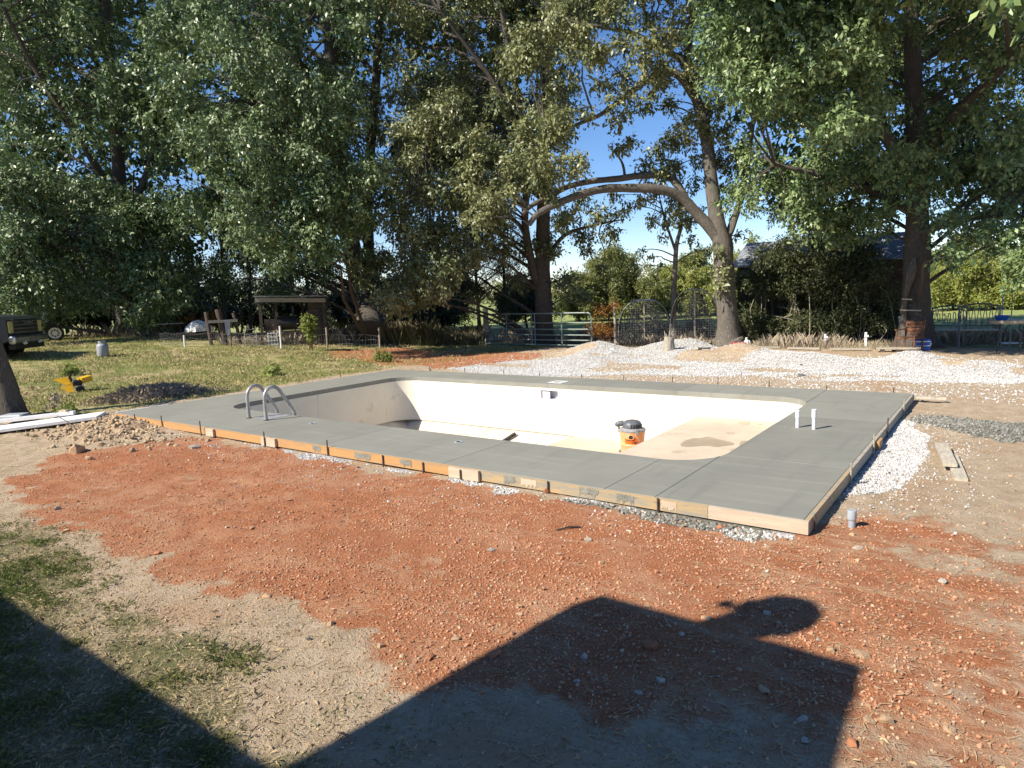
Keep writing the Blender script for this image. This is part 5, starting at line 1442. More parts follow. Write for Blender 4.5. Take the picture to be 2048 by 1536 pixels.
# tipped yellow machine
t, s = T('tipped_machine', 'yellow and black garden machine tipped over on the left grass', 'machine', 147, 784)
X = lambda px: (px-147)*s; Z = lambda py: (784-py)*s
def plate(ps, th, mt, nm):
    b = MB(); n = len(ps); b.add([(p[0], p[1], p[2]) for p in ps]+[(p[0], p[1]+th, p[2]-.01) for p in ps], [tuple(range(n)), tuple(range(2*n-1, n-1, -1))]+[(k, n+k, n+(k+1) % n, (k+1) % n) for k in range(n)]); part(nm, b, M[mt], t)
plate([(X(120), .1, Z(760)), (X(143), .25, Z(758)), (X(146), .1, Z(768)), (X(138), 0, Z(771))], .05, 'yellow', 'side_panel')
plate([(X(128), -.02, Z(773)), (X(147), -.02, Z(772)), (X(148), -.1, Z(783)), (X(141), -.1, Z(783))], .06, 'yellow', 'chute')
plate([(X(138), .0, Z(772)), (X(147), .05, Z(766)), (X(149), 0, Z(774)), (X(142), -.02, Z(776))], .05, 'yellow', 'chute_side')
b = MB(); b.beam((X(158), .1, Z(766)), (X(173), .2, Z(763)), .22, 9*s); part('hood', b, M['yellow'], t)
b = MB(); b.box((X(154), .12, Z(769)), (14*s, .26, 9*s), bev=.02); part('engine', b, M['black_paint'], t)
b = MB(); b.tube([(X(147), .1, Z(768)), (X(144), .12, Z(759)), (X(146), .1, Z(753))], .03, 8); part('lever', b, M['black'], t)
b = MB(); b.tube([(X(150), -.08, Z(777)), (X(163), -.05, Z(775))], .035, 8); part('axle', b, M['chrome'], t)
b = MB(); b.tube([(X(157), -.12, Z(780)), (X(157), -.02, Z(779))], .09, 14); part('wheel', b, M['black'], t)

# pickup truck
p = at(24, 724); d_ = hdist(p)
truck = thing('pickup_truck', 'dark pickup truck parked behind the leaning trunk, chrome grille forward', 'truck', (0, 0, 0), R(45))
fr = Matrix.Rotation(R(45), 3, 'Z')
corner = fr @ Vector((2.75, -.98, 0))
truck.location = (p[0]-corner.x, p[1]-corner.y, p[2]+.02)
prof = [(-2.8, .55), (-2.8, 1.32), (-.95, 1.34), (-.9, 1.36), (-.6, 1.92), (.75, 1.95), (1.35, 1.42), (2.5, 1.32), (2.72, 1.22), (2.74, .6), (2.4, .5), (-2.5, .48)]
b = MB(); n = len(prof)
vs = []
for yy, k_ in ((-.97, 1), (-.90, 0), (.90, 0), (.97, 1)):
    for x, z in prof:
        q = .12 if z > 1.5 else 0
        vs.append((x, yy*(1-q), z))
fs = [tuple(range(n-1, -1, -1)), tuple(3*n+k for k in range(n))]
for r0 in range(3):
    for k in range(n): fs.append((r0*n+k, r0*n+(k+1) % n, (r0+1)*n+(k+1) % n, (r0+1)*n+k))
b.add(vs, fs); part('body', b, M['truck_paint'], truck)
for sg in (-1, 1):
    b = MB(); b.add([(-.5, sg*.872, 1.44), (.2, sg*.872, 1.44), (.2, sg*.86, 1.86), (-.4, sg*.86, 1.86)], [(0, 1, 2, 3) if sg < 0 else (3, 2, 1, 0)]); part('side_window', b, M['glass'], truck)
    b = MB(); b.add([(.26, sg*.872, 1.44), (1.12, sg*.88, 1.46), (.74, sg*.86, 1.84), (.26, sg*.86, 1.86)], [(0, 1, 2, 3) if sg < 0 else (3, 2, 1, 0)]); part('side_window', b, M['glass'], truck)
    hl_ = MB(); hl_.box((2.735, sg*.80, 1.0), (.05, .24, .36), bev=.02); part('headlight', hl_, M['lamp_yellow'], truck)
    b = MB(); b.tube([(1.75, sg*.76, .40), (1.75, sg*.99, .40)], .41, 24)
    wh = part('wheel', b, M['black'], truck, True)
    b = MB(); b.tube([(1.75, sg*.985, .40), (1.75, sg*1.0, .40)], .24, 18); o = part('rim', b, M['chrome'], truck); o.parent = wh
    b = MB(); b.tube([(-1.75, sg*.76, .40), (-1.75, sg*.99, .40)], .41, 24)
    wh = part('wheel', b, M['black'], truck, True)
    b = MB(); b.tube([(-1.75, sg*.985, .40), (-1.75, sg*1.0, .40)], .24, 18); o = part('rim', b, M['chrome'], truck); o.parent = wh
    b = MB(); b.box((1.1, sg*1.07, 1.45), (.12, .2, .18), bev=.03); part('mirror', b, M['black'], truck)
    b = MB(); b.tube([(2.86, sg*.42, .50), (2.93, sg*.42, .52)], .05, 8); part('tow_hook', b, M['white_paint'], truck)
b = MB(); b.add([(.80, -.80, 1.90), (.80, .80, 1.90), (1.33, .86, 1.44), (1.33, -.86, 1.44)], [(3, 2, 1, 0)]); part('windscreen', b, M['glass'], truck)
b = MB(); b.box((2.74, 0, 1.0), (.06, 1.34, .46), bev=.02); gr_ = part('grille', b, M['black_paint'], truck)
for z in (.84, .95, 1.06, 1.17):
    b = MB(); b.box((2.775, 0, z), (.02, 1.3, .03)); o = part('grille_bar', b, M['chrome'], truck); o.parent = gr_
b = MB(); b.box((2.78, .12, 1.12), (.03, .5, .10)); o = part('badge', b, M['chrome'], truck); o.parent = gr_
b = MB(); b.box((2.80, 0, .62), (.20, 1.96, .24), bev=.05); part('bumper', b, M['chrome'], truck)
b = MB(); b.box((2.72, 0, .42), (.2, 1.7, .18), bev=.04); part('air_dam', b, M['black'], truck)

# flatbed trailer
t, s = T('flatbed_trailer', 'black flatbed trailer with white spoked wheels behind the truck', 'trailer', 112, 682)
X = lambda px: (px-112)*s; Z = lambda py: (682-py)*s
b = MB(); b.box((X(60), .9, Z(658)), (110*s, 1.9, .16)); part('bed', b, M['black_paint'], t)
b = MB(); b.box((X(60), -.03, Z(655)), (112*s, .06, .22)); part('side_rail', b, M['black_paint'], t)
for px in (77, 112):
    b = MB(); b.tube([(X(px), -.12, 13.0*s), (X(px), .1, 13.0*s)], 13.0*s, 28); wh = part('wheel', b, M['black'], t, True)
    Mx = Matrix.Translation((X(px), -.125, 13.0*s)) @ Matrix.Rotation(R(90), 4, 'X')
    b = MB(); b.lathe([(9.2*s, 0), (9.2*s, .012), (8.4*s, .02), (7.6*s, .006), (2.6*s, .004), (2.4*s, .03), (0, .03)], 24, (0, 0, 0), Mx); o = part('rim', b, M['white_paint'], t); o.parent = wh
    b = MB()
    for k in range(8):
        a = k*math.pi/4; q = Mx @ Vector((5.2*s*math.cos(a), 5.2*s*math.sin(a), .012)); b.tube([(q.x, q.y, q.z), (q.x, q.y-.012, q.z)], 1.35*s, 8)
    o = part('rim_hole_dark', b, M['black'], t); o.parent = wh; o['kind'] = 'stuff'  # solid black discs stand in for the shade inside the holes
    b = MB(); b.tube([(X(px)+17*s*math.cos(a), -.02, 13*s+17*s*math.sin(a)) for a in np.linspace(.25, math.pi-.25, 9)], .035, 6); b.add([(X(px)+17*s*math.cos(a), yy, 13*s+17*s*math.sin(a)) for yy in (-.22, .12) for a in np.linspace(.25, math.pi-.25, 9)], [(k, k+1, 10+k, 9+k) for k in range(8)]); part('fender', b, M['black_paint'], t)
for yy in (0, 1.7):
    b = MB(); b.beam((X(122), yy, Z(660)), (X(186), yy+.1, Z(674)), .3, .10); part('ramp', b, M['black_paint'], t)
t, s = T('white_box', 'plain white box sitting on the trailer bed behind the truck', 'box', 81, 682, None, 0, None, .62)
b = MB(); b.box((0, 1.0, .26), (26*s, .8, 18*s), bev=.02); part('body', b, M['white_paint'], t)
b = MB(); b.box((0, 1.0, .26+9*s+.02), (27*s, .84, .04), bev=.01); part('lid', b, M['white_paint'], t)

# -- right side: seats, cooler, bin
t, s = T('rubbish_bin', 'slate plastic rubbish bin with its lid, beside the right oak trunk', 'bin', 1818, 694)
r_ = 17*s; h = 56*s
b = MB(); b.lathe([(r_*.8, 0), (r_*.83, .05), (r_, h*.86), (r_*1.06, h*.87), (r_*1.06, h*.91)], 22); part('body', b, M['trash'], t, True)
b = MB(); b.lathe([(r_*1.1, h*.90), (r_*1.1, h*.94), (r_*.8, h*.985), (r_*.3, h), (0, h)], 22); part('lid', b, M['trash'], t, True)
b = MB(); b.box((0, -r_*.3, h*1.01), (.16, .05, .05), bev=.01); part('handle', b, M['cyl_grey'], t)
A, B_ = spot(1819, 694)[0], adist(1828, 580, hdist(spot(1819, 694)[0])+.35)
b = MB(); q = adist(1817, 645, hdist(A)+.05); b.tube([tuple(q), tuple(B_)], .022, 8)
single('pole', b, M['grey_wood'], 'pale wooden pole leaning on the right oak above the bin', 'pole', tuple(q))
for (x0, x1, yy, lab) in ((1804, 1824, 598, 'upper short board nailed across the right oak trunk'), (1800, 1842, 620, 'lower longer board nailed across the right oak trunk')):
    A, B_ = adist(x0, yy, dD-.62), adist(x1, yy+1, dD-.62)
    b = MB(); b.beam(tuple(A), tuple(B_), .09, .035); single('nailed_board', b, M['old_board'], lab, 'board', tuple(A), 'boards nailed to the right oak')
t, s = T('rocking_chair', 'brown wooden rocking chair in front of the bin', 'chair', 1818, 703, None, R(-25))
h = 54*s
for x in (-.24, .24):
    b = MB(); b.tube([(x, .22, .05), (x, .26, .5), (x, .36, h)], .022, 8); part('back_post', b, M['brown_wood'], t)
    b = MB(); b.tube([(x, -.24, .05), (x, -.24, .62)], .022, 8); part('front_leg', b, M['brown_wood'], t)
    b = MB(); b.beam((x, -.30, .63), (x, .28, .63), .06, .025); part('armrest', b, M['brown_wood'], t)
    b = MB(); b.tube([(x, -.45, .07), (x, -.1, .02), (x, .2, .02), (x, .5, .09)], .022, 8); part('rocker', b, M['brown_wood'], t)
b = MB(); b.box((0, 0, .40), (.5, .5, .04), bev=.01); part('seat', b, M['brown_wood'], t)
for k in range(4):
    b = MB(); z = .52+k*(h-.56)/3.3; b.box((0, .26+.1*(z-.5), z), (.46, .025, .075)); part('slat', b, M['brown_wood'], t)
t, s = T('cooler', 'bright blue cooler box on the ground beside the rocking chair', 'cooler', 1845, 702, None, R(12))
w, h = 24*s, 19*s
b = MB(); b.box((0, .15, h*.38), (w, .32, h*.76), bev=.02); part('body', b, M['blue'], t)
b = MB(); b.box((0, .15, h*.82), (w*1.04, .34, h*.10), bev=.01); part('rim', b, M['white_paint'], t)
b = MB(); b.box((0, .15, h*.95), (w*1.05, .35, h*.15), bev=.02); part('lid', b, M['blue'], t)
b = MB(); b.tube([(-w*.5, -.04, h*.7), (-w*.45, -.06, h*.45), (w*.45, -.06, h*.45), (w*.5, -.04, h*.7)], .012, 6); part('handle', b, M['white_paint'], t)
t, s = T('plank_walk', 'grey plank raised on short blocks in front of the rocking chair', 'plank', 1796, 705)
b = MB(); b.box((0, .1, .10), (68*s, .28, .045)); part('plank', b, M['grey_wood'], t)
for x in (-24*s, 0, 26*s):
    b = MB(); b.box((x, .1, .035), (.12, .22, .075)); part('block', b, M['dark_wood'], t)

def bench(label, px, py, wpx, hpx, pat):
    t, s = T('metal_bench', label, 'bench', px, py, None, R(4 if pat else -6), 'ornate metal benches under the right oak')
    w, h = wpx*s/2, hpx*s
    zs_ = h*.44
    for x in (-w, w):
        b = MB(); b.tube([(x, -.24, 0), (x, -.22, zs_), (x, -.2, zs_+.2), (x, .1, zs_+.22), (x, .24, zs_+.2)], .018, 6); part('arm', b, M['iron'], t)
        b = MB(); b.tube([(x, .28, 0), (x, .24, zs_), (x, .34, h)], .02, 6); part('back_post', b, M['iron'], t)
    for k in range(6):
        b = MB(); b.box((0, -.2+k*.085, zs_), (2*w, .07, .022), bev=.004); part('seat_slat', b, M['tan_plastic'], t)
    b = MB(); b.tube([(-w, .335, h*.97), (-w*.5, .34, h*1.02), (0, .34, h*1.04), (w*.5, .34, h*1.02), (w, .335, h*.97)], .022, 8); part('top_rail', b, M['iron'], t)
    b = MB(); b.tube([(-w, .25, zs_+.1), (w, .25, zs_+.1)], .014, 6); part('lower_rail', b, M['iron'], t)
    n = 7
    for k in range(n):
        x = -w+2*w*(k+.5)/n
        b = MB(); z0, z1 = zs_+.1, h*.99
        if pat:
            b.tube([(x-w/n, .26, z0), (x-w/n*.6, .28, z0+(z1-z0)*.45), (x, .31, z1)], .011, 5); b.tube([(x+w/n, .26, z0), (x+w/n*.6, .28, z0+(z1-z0)*.45), (x, .31, z1)], .011, 5)
        else:
            b.tube([(x, .25+.08*u, z0+(z1-z0)*(.5+.42*math.sin(u*6.3)*u+.0*k)) if False else (x+w/n*.9*math.cos(u*7+k)*(1-u*.8), .29, z0+(z1-z0)*(.5+.45*math.sin(u*7+k)*(1-u*.8))) for u in np.linspace(0, 1, 14)], .012, 5)
        part('scroll', b, M['iron'], t)
bench('ornate metal bench with scrolls in its back, nearer the oak trunk', 1893, 694, 50, 66, 0)
bench('ornate metal bench with a lattice of pointed arches in its back', 1957, 697, 56, 70, 1)
t, s = T('round_table', 'round tan topped table on thin dark legs at the right edge', 'table', 2017, 704)
h = 52*s; w = 29*s
b = MB(); b.lathe([(w*.96, h-.09), (w, h-.07), (w, h-.01), (w*.97, h), (0, h)], 28); part('table_top', b, M['tan_plastic'], t, True)
for k in range(4):
    a = R(45+90*k); b = MB(); b.tube([(w*.75*math.cos(a), w*.75*math.sin(a), 0), (w*.6*math.cos(a), w*.6*math.sin(a), h-.08)], .018, 6); part('leg', b, M['black_paint'], t)
b = MB(); b.lathe([(w*.62, .22), (w*.64, .22), (w*.64, .24), (w*.62, .24)], 20); part('leg_ring', b, M['black_paint'], t)
t, s = T('blue_basin', 'blue plastic basin on the round table at the right edge', 'basin', 2000, 704, None, 0, None, h)
b = MB(); b.lathe([(.12, 0), (.17, .12), (.185, .12), (.175, .11), (.12, .01), (0, .01)], 18); part('basin', b, M['blue'], t, True)
t, s = T('plant_stake', 'thin green garden stake behind the round table', 'stake', 2019, 700, None)
b = MB(); b.tube([(0, .5, 0), (0, .5, 106*s)], .014, 6); part('rod', b, M['green_metal'], t)
t, s = T('plant_stake', 'thin blue garden stake behind the blue basin', 'stake', 2000, 700, None)
b = MB(); b.tube([(0, .5, 0), (0, .5, 100*s)], .012, 6); part('rod', b, M['blue'], t)

# -- at the foot of the arching oak
t, s = T('red_crate', 'red plastic crate at the foot of the arching oak', 'crate', 1478, 700)
w, h = 26*s, 14*s
for yy in (0, .3):
    for z in (.04, h*.5, h*.95):
        b = MB(); b.box((0, yy, z), (w, .02, .05)); part('side_bar', b, M['red'], t)
for x in (-w/2, w/2):
    b = MB(); b.box((x, .15, h/2), (.02, .31, h)); part('end_panel', b, M['red'], t)
b = MB(); b.box((0, .15, .02), (w-.03, .28, .02)); part('base', b, M['red'], t)
t, s = T('bark_chunk', 'rough chunk of split wood lying over the red crate', 'log', 1470, 699)
b = MB(); b.tube([(-14*s, .05, .02), (-4*s, .1, 12*s), (8*s, .15, 19*s), (14*s, .2, 22*s)], [.10, .13, .10, .05], 8, wob=.25, seed=4); b.tube([(2*s, .12, 14*s), (12*s, .06, 10*s), (20*s, .05, 15*s)], [.09, .08, .04], 7, wob=.2, seed=8); part('wood', b, M['bark_pale'], t)
t, s = T('white_jug', 'white plastic jug standing right of the red crate', 'jug', 1493, 699)
h = 21*s
b = MB(); b.lathe([(.055, 0), (.075, .02), (.078, h*.6), (.06, h*.78), (.028, h*.9), (.028, h)], 14); part('body', b, M['white_paint'], t, True)
b = MB(); b.lathe([(.034, h*.98), (.034, h*1.06), (0, h*1.06)], 12); part('cap', b, M['white_paint'], t)
b = MB(); b.tube([(.055, 0, h*.82), (.10, 0, h*.75), (.09, 0, h*.5), (.07, 0, h*.45)], .012, 6); part('handle', b, M['white_paint'], t)
t, s = T('grey_stump', 'small grey splintered stump behind the gravel heaps', 'stump', 1338, 700)
b = MB(); b.tube([(0, 0, -.1), (0, 0, .25), (.01, 0, .40)], [.20, .15, .14], 12, wob=.08, seed=3); part('base', b, M['grey_wood'], t)
b = MB()
for k in range(9):
    a = k*.7; b.tube([(.08*math.cos(a), .08*math.sin(a), .35), (.14*math.cos(a), .14*math.sin(a), .5+.05*(k % 3))], [.03, .006], 5)
part('splinters', b, M['grey_wood'], t)
for k, (x0, y0a, x1, y1a, lab) in enumerate(((1405, 698, 1432, 687, 'thin plank propped against the left side of the arching oak'), (1392, 701, 1452, 700, 'pale plank lying along the foot of the arching oak'),
        (1500, 699, 1560, 698, 'grey timber edging right of the white jug'), (1575, 700, 1640, 701, 'grey timber edging in front of the overgrown shed'), (1660, 702, 1740, 702, 'grey timber edging left of the raised plank'))):
    loose('garden_timber', at(x0, y0a), at(x1, y1a), .12, .06, 'grey_wood' if k != 1 else 'old_board', lab, .06, 'timber', 'timbers along the back bed', .12 if k == 0 else 0)
for px, py, h, lab in ((1650, 692, 22, 'small white picket in front of the overgrown shed'), (1731, 694, 26, 'small white marker near the right end of the shed'), (1222, 706, 10, 'white scrap lying at the left end of the gravel')):
    t, s = T('white_marker', lab, 'marker', px, py)
    b = MB(); b.box((0, 0, h*s/2), (.07, .03, h*s), bev=.005); part('post', b, M['pvc'], t)
    b = MB(); b.box((.02, -.03, h*s*.75), (.12, .015, .06)); part('plate', b, M['pvc'], t)
# ------------------------------------------------------------------ plants on the ground, stones, gravel
def plant(name, label, px, py, wpx, hpx, n, per, size, lf, seed, kw=None, cat='plant', dz=0, stem=True, group=None):
    rng = np.random.default_rng(seed)
    p, rz, s = spot(px, py)
    t = thing(name, label, cat, tuple(p), 0, group)
    cl = np.array([(rng.normal()*wpx*s*.28, rng.normal()*wpx*s*.28, dz+hpx*s*(.2+.75*rng.random()), wpx*s*(.18+.12*rng.random())) for _ in range(n)])
    if stem:
        b = MB()
        for c in cl: b.tube([(rng.normal()*.05, rng.normal()*.05, -.02), (c[0]*.6, c[1]*.6, c[2]*.6), (c[0], c[1], c[2])], [.008, .006, .003], 5, False)
        part('stems', b, M['brown_wood'], t)
    v, f = leaves(cl, per, size, rng, 6, **(kw or {}))
    link('leaves', mesh_np('leaves', v, f, M[lf]), t)
plant('weed_plant', 'tall yellow green weed growing by the wire fence before the shelter', 622, 700, 22, 46, 12, 90, .12, 'weed', 31, dz=.35)
plant('weed_plant', 'bushy bright green weed clump on the soil right of the lawn', 772, 724, 30, 20, 12, 80, .07, 'weed', 32)
plant('weed_plant', 'pale broad leaved weed behind the ladder', 545, 752, 26, 12, 7, 34, .14, 'weed', 33, {'wide': .7})
plant('weed_plant', 'pale weed growing just above the tipped yellow machine', 146, 750, 24, 14, 6, 30, .11, 'weed', 34, {'wide': .6})
plant('weed_plant', 'thin brown sapling in the grass left of the white strip', 111, 834, 12, 40, 5, 24, .07, 'brush', 35)
plant('weed_plant', 'yellow green weed beside the brown sapling', 138, 832, 26, 18, 8, 80, .07, 'weed', 36)
plant('weed_plant', 'bright green tall weeds in the shade left of the folding table', 300, 672, 44, 34, 16, 120, .14, 'leaf_light', 37)
plant('weed_plant', 'red brown weed clump around the covered heap', 405, 672, 60, 40, 16, 110, .12, 'leaf_rust', 38)

def blades(x, y, h, w, rng, lean=.5, name='grass', mt=None, lift=0.0, z=None):
    n = len(x)
    z = ground_z(x, y)+lift if z is None else z
    a = rng.random(n)*2*np.pi; s_ = np.stack([np.cos(a), np.sin(a), np.zeros(n)], -1)
    b_ = rng.random(n)*2*np.pi; ln = lean*rng.random(n)*h
    p = np.stack([x, y, z], -1)
    m1 = p+np.stack([np.cos(b_)*ln*.35, np.sin(b_)*ln*.35, h*.6], -1)
    t = p+np.stack([np.cos(b_)*ln, np.sin(b_)*ln, h*(1-.35*lean*rng.random(n))], -1)
    w = np.asarray(w)[:, None] if hasattr(w, '__len__') else w
    v = np.empty((n, 4, 3)); v[:, 0] = p-s_*w; v[:, 1] = p+s_*w; v[:, 2] = t; v[:, 3] = m1-s_*w*.6
    f = np.arange(n*4).reshape(n, 4)
    me = mesh_np(name, v.reshape(-1, 3), f, mt)
    return me

def sample(n, x0, x1, y0, y1, rng, weight):
    """n points in a box, kept by a weight of 0 to 1"""
    xs, ys = [], []; got = 0
    for _ in range(40):
        x = x0+(x1-x0)*rng.random(n); y = y0+(y1-y0)*rng.random(n)
        k = rng.random(n) < weight(x, y)
        xs.append(x[k]); ys.append(y[k]); got += k.sum()
        if got >= n: break
    return np.concatenate(xs)[:n], np.concatenate(ys)[:n]
def thin(n, x0, x1, y0, y1, rng, weight):
    """n tries in a box, each kept by its weight"""
    x = x0+(x1-x0)*rng.random(n); y = y0+(y1-y0)*rng.random(n)
    k = rng.random(n) < weight(x, y); return x[k], y[k]
off_deck = lambda x, y: ~((x > -.06) & (x < L+.06) & (y > -.075) & (y < W+.07))
near_w = lambda x, y, k=5.0: np.clip((k/np.maximum(1.5, np.hypot(x-CAM[0], y-CAM[1])))**1.6, 0, 1)
rg = np.random.default_rng(401)
def stuff(name, me): return tag(link(name, me), kind='stuff')
# green tufts at the bottom left
def wt(x, y):
    mk_ = masks(x, y); tuft = smooth(.50, .60, fbm(x*1.5, y*1.5, 91, 3)+.16*smooth(9.5, 5, x)+.14*smooth(-3.6, -5, y)-.02)
    return mk_[5]*tuft*(.25+.75*near_w(x, y, 6))
x, y = sample(90000, 2, 13, -5.4, -2.9, rg, wt)
stuff('grass', blades(x, y, (.008+.024*rg.random(len(x)))*(.5+1.3*smooth(.3, .75, fbm(x*7, y*7, 61, 2))), .0008+.0008*rg.random(len(x)), rg, 1.3, 'grass', M['grass']))
def wt(x, y): return np.maximum(masks(x, y)[5], .25*(x > 12)*(y < -2))*(.3+.7*near_w(x, y, 6))*(1-masks(x, y)[0]*.8)
x, y = sample(26000, 2, 18, -5.4, -2.4, rg, wt)
stuff('dry_grass', blades(x, y, .010+.022*rg.random(len(x)), .0013+.0012*rg.random(len(x)), rg, 2.2, 'dry_grass', M['straw']))
# the left lawn and the weedy strip behind the deck
def wt(x, y): return masks(x, y)[3]*smooth(.34, .55, fbm(x*.9, y*.9, 95, 3))*off_deck(x, y)*(.25+.75*near_w(x, y, 16))
x, y = sample(75000, -24, 3, -1.6, 17, rg, wt)
stuff('lawn_grass', blades(x, y, .03+.07*rg.random(len(x)), .0035+.004*rg.random(len(x)), rg, .8, 'lawn_grass', M['lawn']))
def wt(x, y): return np.maximum(masks(x, y)[3], .3*(y > 7)*(x < 1))*smooth(.40, .60, fbm(x*.8, y*.8, 97, 3))*off_deck(x, y)*(.3+.7*near_w(x, y, 16))
x, y = sample(30000, -24, 3, -1.6, 17, rg, wt)
stuff('lawn_straw', blades(x, y, .03+.08*rg.random(len(x)), .003+.0035*rg.random(len(x)), rg, 1.2, 'lawn_straw', M['straw']))
# tall dry weeds along the fence line
xs, ys = [], []
for a, c, n in (((770, 690), (968, 690), 9000), ((1190, 694), (1240, 694), 900), ((440, 690), (760, 688), 7000), ((1490, 698), (1790, 700), 2200), ((1240, 692), (1460, 694), 5000), ((130, 676), (320, 676), 2400), ((1850, 690), (2100, 690), 1500), ((985, 684), (1180, 690), 3200)):
    A, B_ = at(*a), at(*c); u = rg.random(n)
    nrm = unit(np.array([-(B_-A)[1], (B_-A)[0]])); off = rg.random(n)*2.2
    xs.append(A[0]+(B_[0]-A[0])*u+nrm[0]*off); ys.append(A[1]+(B_[1]-A[1])*u+nrm[1]*off)
x, y = np.concatenate(xs), np.concatenate(ys)
h = (.10+.65*rg.random(len(x))**2)*(.2+1.1*vnoise(x*.9, y*.9, 5)**1.5)
stuff('tall_weeds', blades(x, y, h, .003+.003*rg.random(len(x)), rg, .6, 'tall_weeds', M['brush']))
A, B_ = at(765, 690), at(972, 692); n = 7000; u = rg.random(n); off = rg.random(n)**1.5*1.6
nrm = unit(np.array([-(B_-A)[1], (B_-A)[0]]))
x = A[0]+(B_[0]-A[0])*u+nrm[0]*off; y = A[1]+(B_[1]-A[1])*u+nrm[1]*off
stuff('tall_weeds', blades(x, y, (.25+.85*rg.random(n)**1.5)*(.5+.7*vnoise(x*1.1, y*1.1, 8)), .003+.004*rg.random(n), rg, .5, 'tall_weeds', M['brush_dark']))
# dead brush heap left of the deck
A = at(262, 803); n = 7000
rr_ = rg.normal(size=(n, 2))*np.array([.62, .30]); p, rz, s = spot(262, 800)
x = p[0]+rr_[:, 0]*math.cos(rz+.25)-rr_[:, 1]*math.sin(rz+.25); y = p[1]+.5+rr_[:, 0]*math.sin(rz+.25)+rr_[:, 1]*math.cos(rz+.25)
ok = off_deck(x, y) & (x < -.25); x, y = x[ok], y[ok]
me = blades(x, y, (.06+.30*rg.random(len(x)))*np.exp(-((x-p[0])/1.1)**2-((y-p[1]-.5)/1.1)**2), .0010+.0012*rg.random(len(x)), rg, 1.3, 'brush_heap', M['brush'])
tag(link('brush_heap', me), 'heap of dead brown brush in the grass left of the deck', 'brush heap', kind='stuff')
# straw lying about
def wt(x, y):
    mk_ = masks(x, y); return off_deck(x, y)*(.10+.65*smooth(11.0, 13.0, x)+.5*(mk_[0] < .4)*(y < -1)+.25*smooth(-1.8, -2.8, y))*(.2+.8*near_w(x, y, 5))*(1-mk_[1]*.8)
x, y = sample(26000, 1, 18, -5.4, 5.5, rg, wt)
n = len(x); a = rg.random(n)*np.pi*2; l = .02+.075*rg.random(n)**2; w = .0011+.0013*rg.random(n)
z = ground_z(x, y)+.006+.006*rg.random(n)
d_ = np.stack([np.cos(a), np.sin(a), (rg.random(n)-.5)*.35], -1); q = np.stack([-np.sin(a), np.cos(a), np.zeros(n)], -1)
p = np.stack([x, y, z], -1); bend = q*(l*(rg.random(n)-.5)*.4)[:, None]
v = np.empty((n, 6, 3))
v[:, 0] = p-q*w[:, None]; v[:, 1] = p+q*w[:, None]; c_ = p+d_*(l/2)[:, None]+bend; v[:, 2] = c_-q*w[:, None]; v[:, 3] = c_+q*w[:, None]
e_ = p+d_*l[:, None]; v[:, 4] = e_-q*w[:, None]*.5; v[:, 5] = e_+q*w[:, None]*.5
k = np.arange(n)[:, None]*6
f = np.concatenate([k+np.array([[0, 1, 3, 2]]), k+np.array([[2, 3, 5, 4]])])
stuff('loose_straw', mesh_np('loose_straw', v.reshape(-1, 3), f, M['straw']))
# fallen leaves
x, y = sample(260, 1, 18, -5.2, 2.5, rg, lambda x, y: off_deck(x, y)*near_w(x, y, 6))
n = len(x); a = rg.random(n)*6.28; s_ = .010+.022*rg.random(n)
p = np.stack([x, y, ground_z(x, y)+.008+.012*rg.random(n)], -1)
d_ = np.stack([np.cos(a), np.sin(a), .3*(rg.random(n)-.5)], -1)*s_[:, None]; q = np.stack([-np.sin(a), np.cos(a), .5*(rg.random(n)-.3)], -1)*s_[:, None]
v = np.empty((n, 4, 3)); v[:, 0] = p-d_; v[:, 1] = p+q*.55; v[:, 2] = p+d_; v[:, 3] = p-q*.5+np.array([0, 0, .006])
stuff('fallen_leaves', mesh_np('fallen_leaves', v.reshape(-1, 3), np.arange(n*4).reshape(n, 4), M['dead_leaf']))

def pebbles(name, x, y, s_, mt, rng, flat=.75, lift=.25):
    return gn_stones(name, np.stack([x, y, ground_z(x, y)+s_*lift], -1), s_, mt, int(rng.integers(1, 99)), flat)
def gw(x, y): return np.maximum(smooth(.25, .8, masks(x, y)[1]), .10*smooth(7.2, 8.2, y)*smooth(-.5, 3, x)*smooth(16, 12.5, y)+.07*smooth(13.9, 12.6, x)*smooth(12.2, 12.6, x)*smooth(.2, 2.0, y)*smooth(6.6, 5, y)*fbm(x*2, y*2, 5, 2)*2)*off_deck(x, y)
x, y = thin(52000, 12.2, 14.0, .2, 6.6, rg, gw); pebbles('gravel', x, y, .0055+.009*rg.random(len(x))**1.5, M['gravel'], rg, .8)
x, y = thin(14000, 2.6, 12.5, -.5, .1, rg, gw); pebbles('gravel', x, y, .006+.010*rg.random(len(x))**1.5, M['gravel'], rg, .8)
x, y = thin(200000, -1, 17, 7.3, 16, rg, gw); pebbles('gravel', x, y, .009+.016*rg.random(len(x))**2, M['gravel'], rg, .8)
x, y = sample(420, 2, 12.6, -1.2, .2, rg, lambda x, y: smooth(-1.5, -.1, y)**2*off_deck(x, y)*smooth(.45, .7, fbm(x*2, y*2, 33, 2)+.1)); pebbles('gravel', x, y, .006+.010*rg.random(len(x)), M['gravel'], rg, .8)
def cw(x, y): return masks(x, y)[0]*off_deck(x, y)*(.12+.88*near_w(x, y, 4.5))*(.35+.65*smooth(.4, .65, fbm(x*1.6, y*1.6, 99, 3)))
x, y = sample(110000, 2, 18, -5.4, 1.7, rg, cw); pebbles('clay_clods', x, y, .0018+.010*rg.random(len(x))**4, M['clod'], rg, .75)
def tw(x, y): return off_deck(x, y)*(1-masks(x, y)[0])*(1-masks(x, y)[1])*(.15+.85*near_w(x, y, 4.5))*(1-.7*masks(x, y)[3])
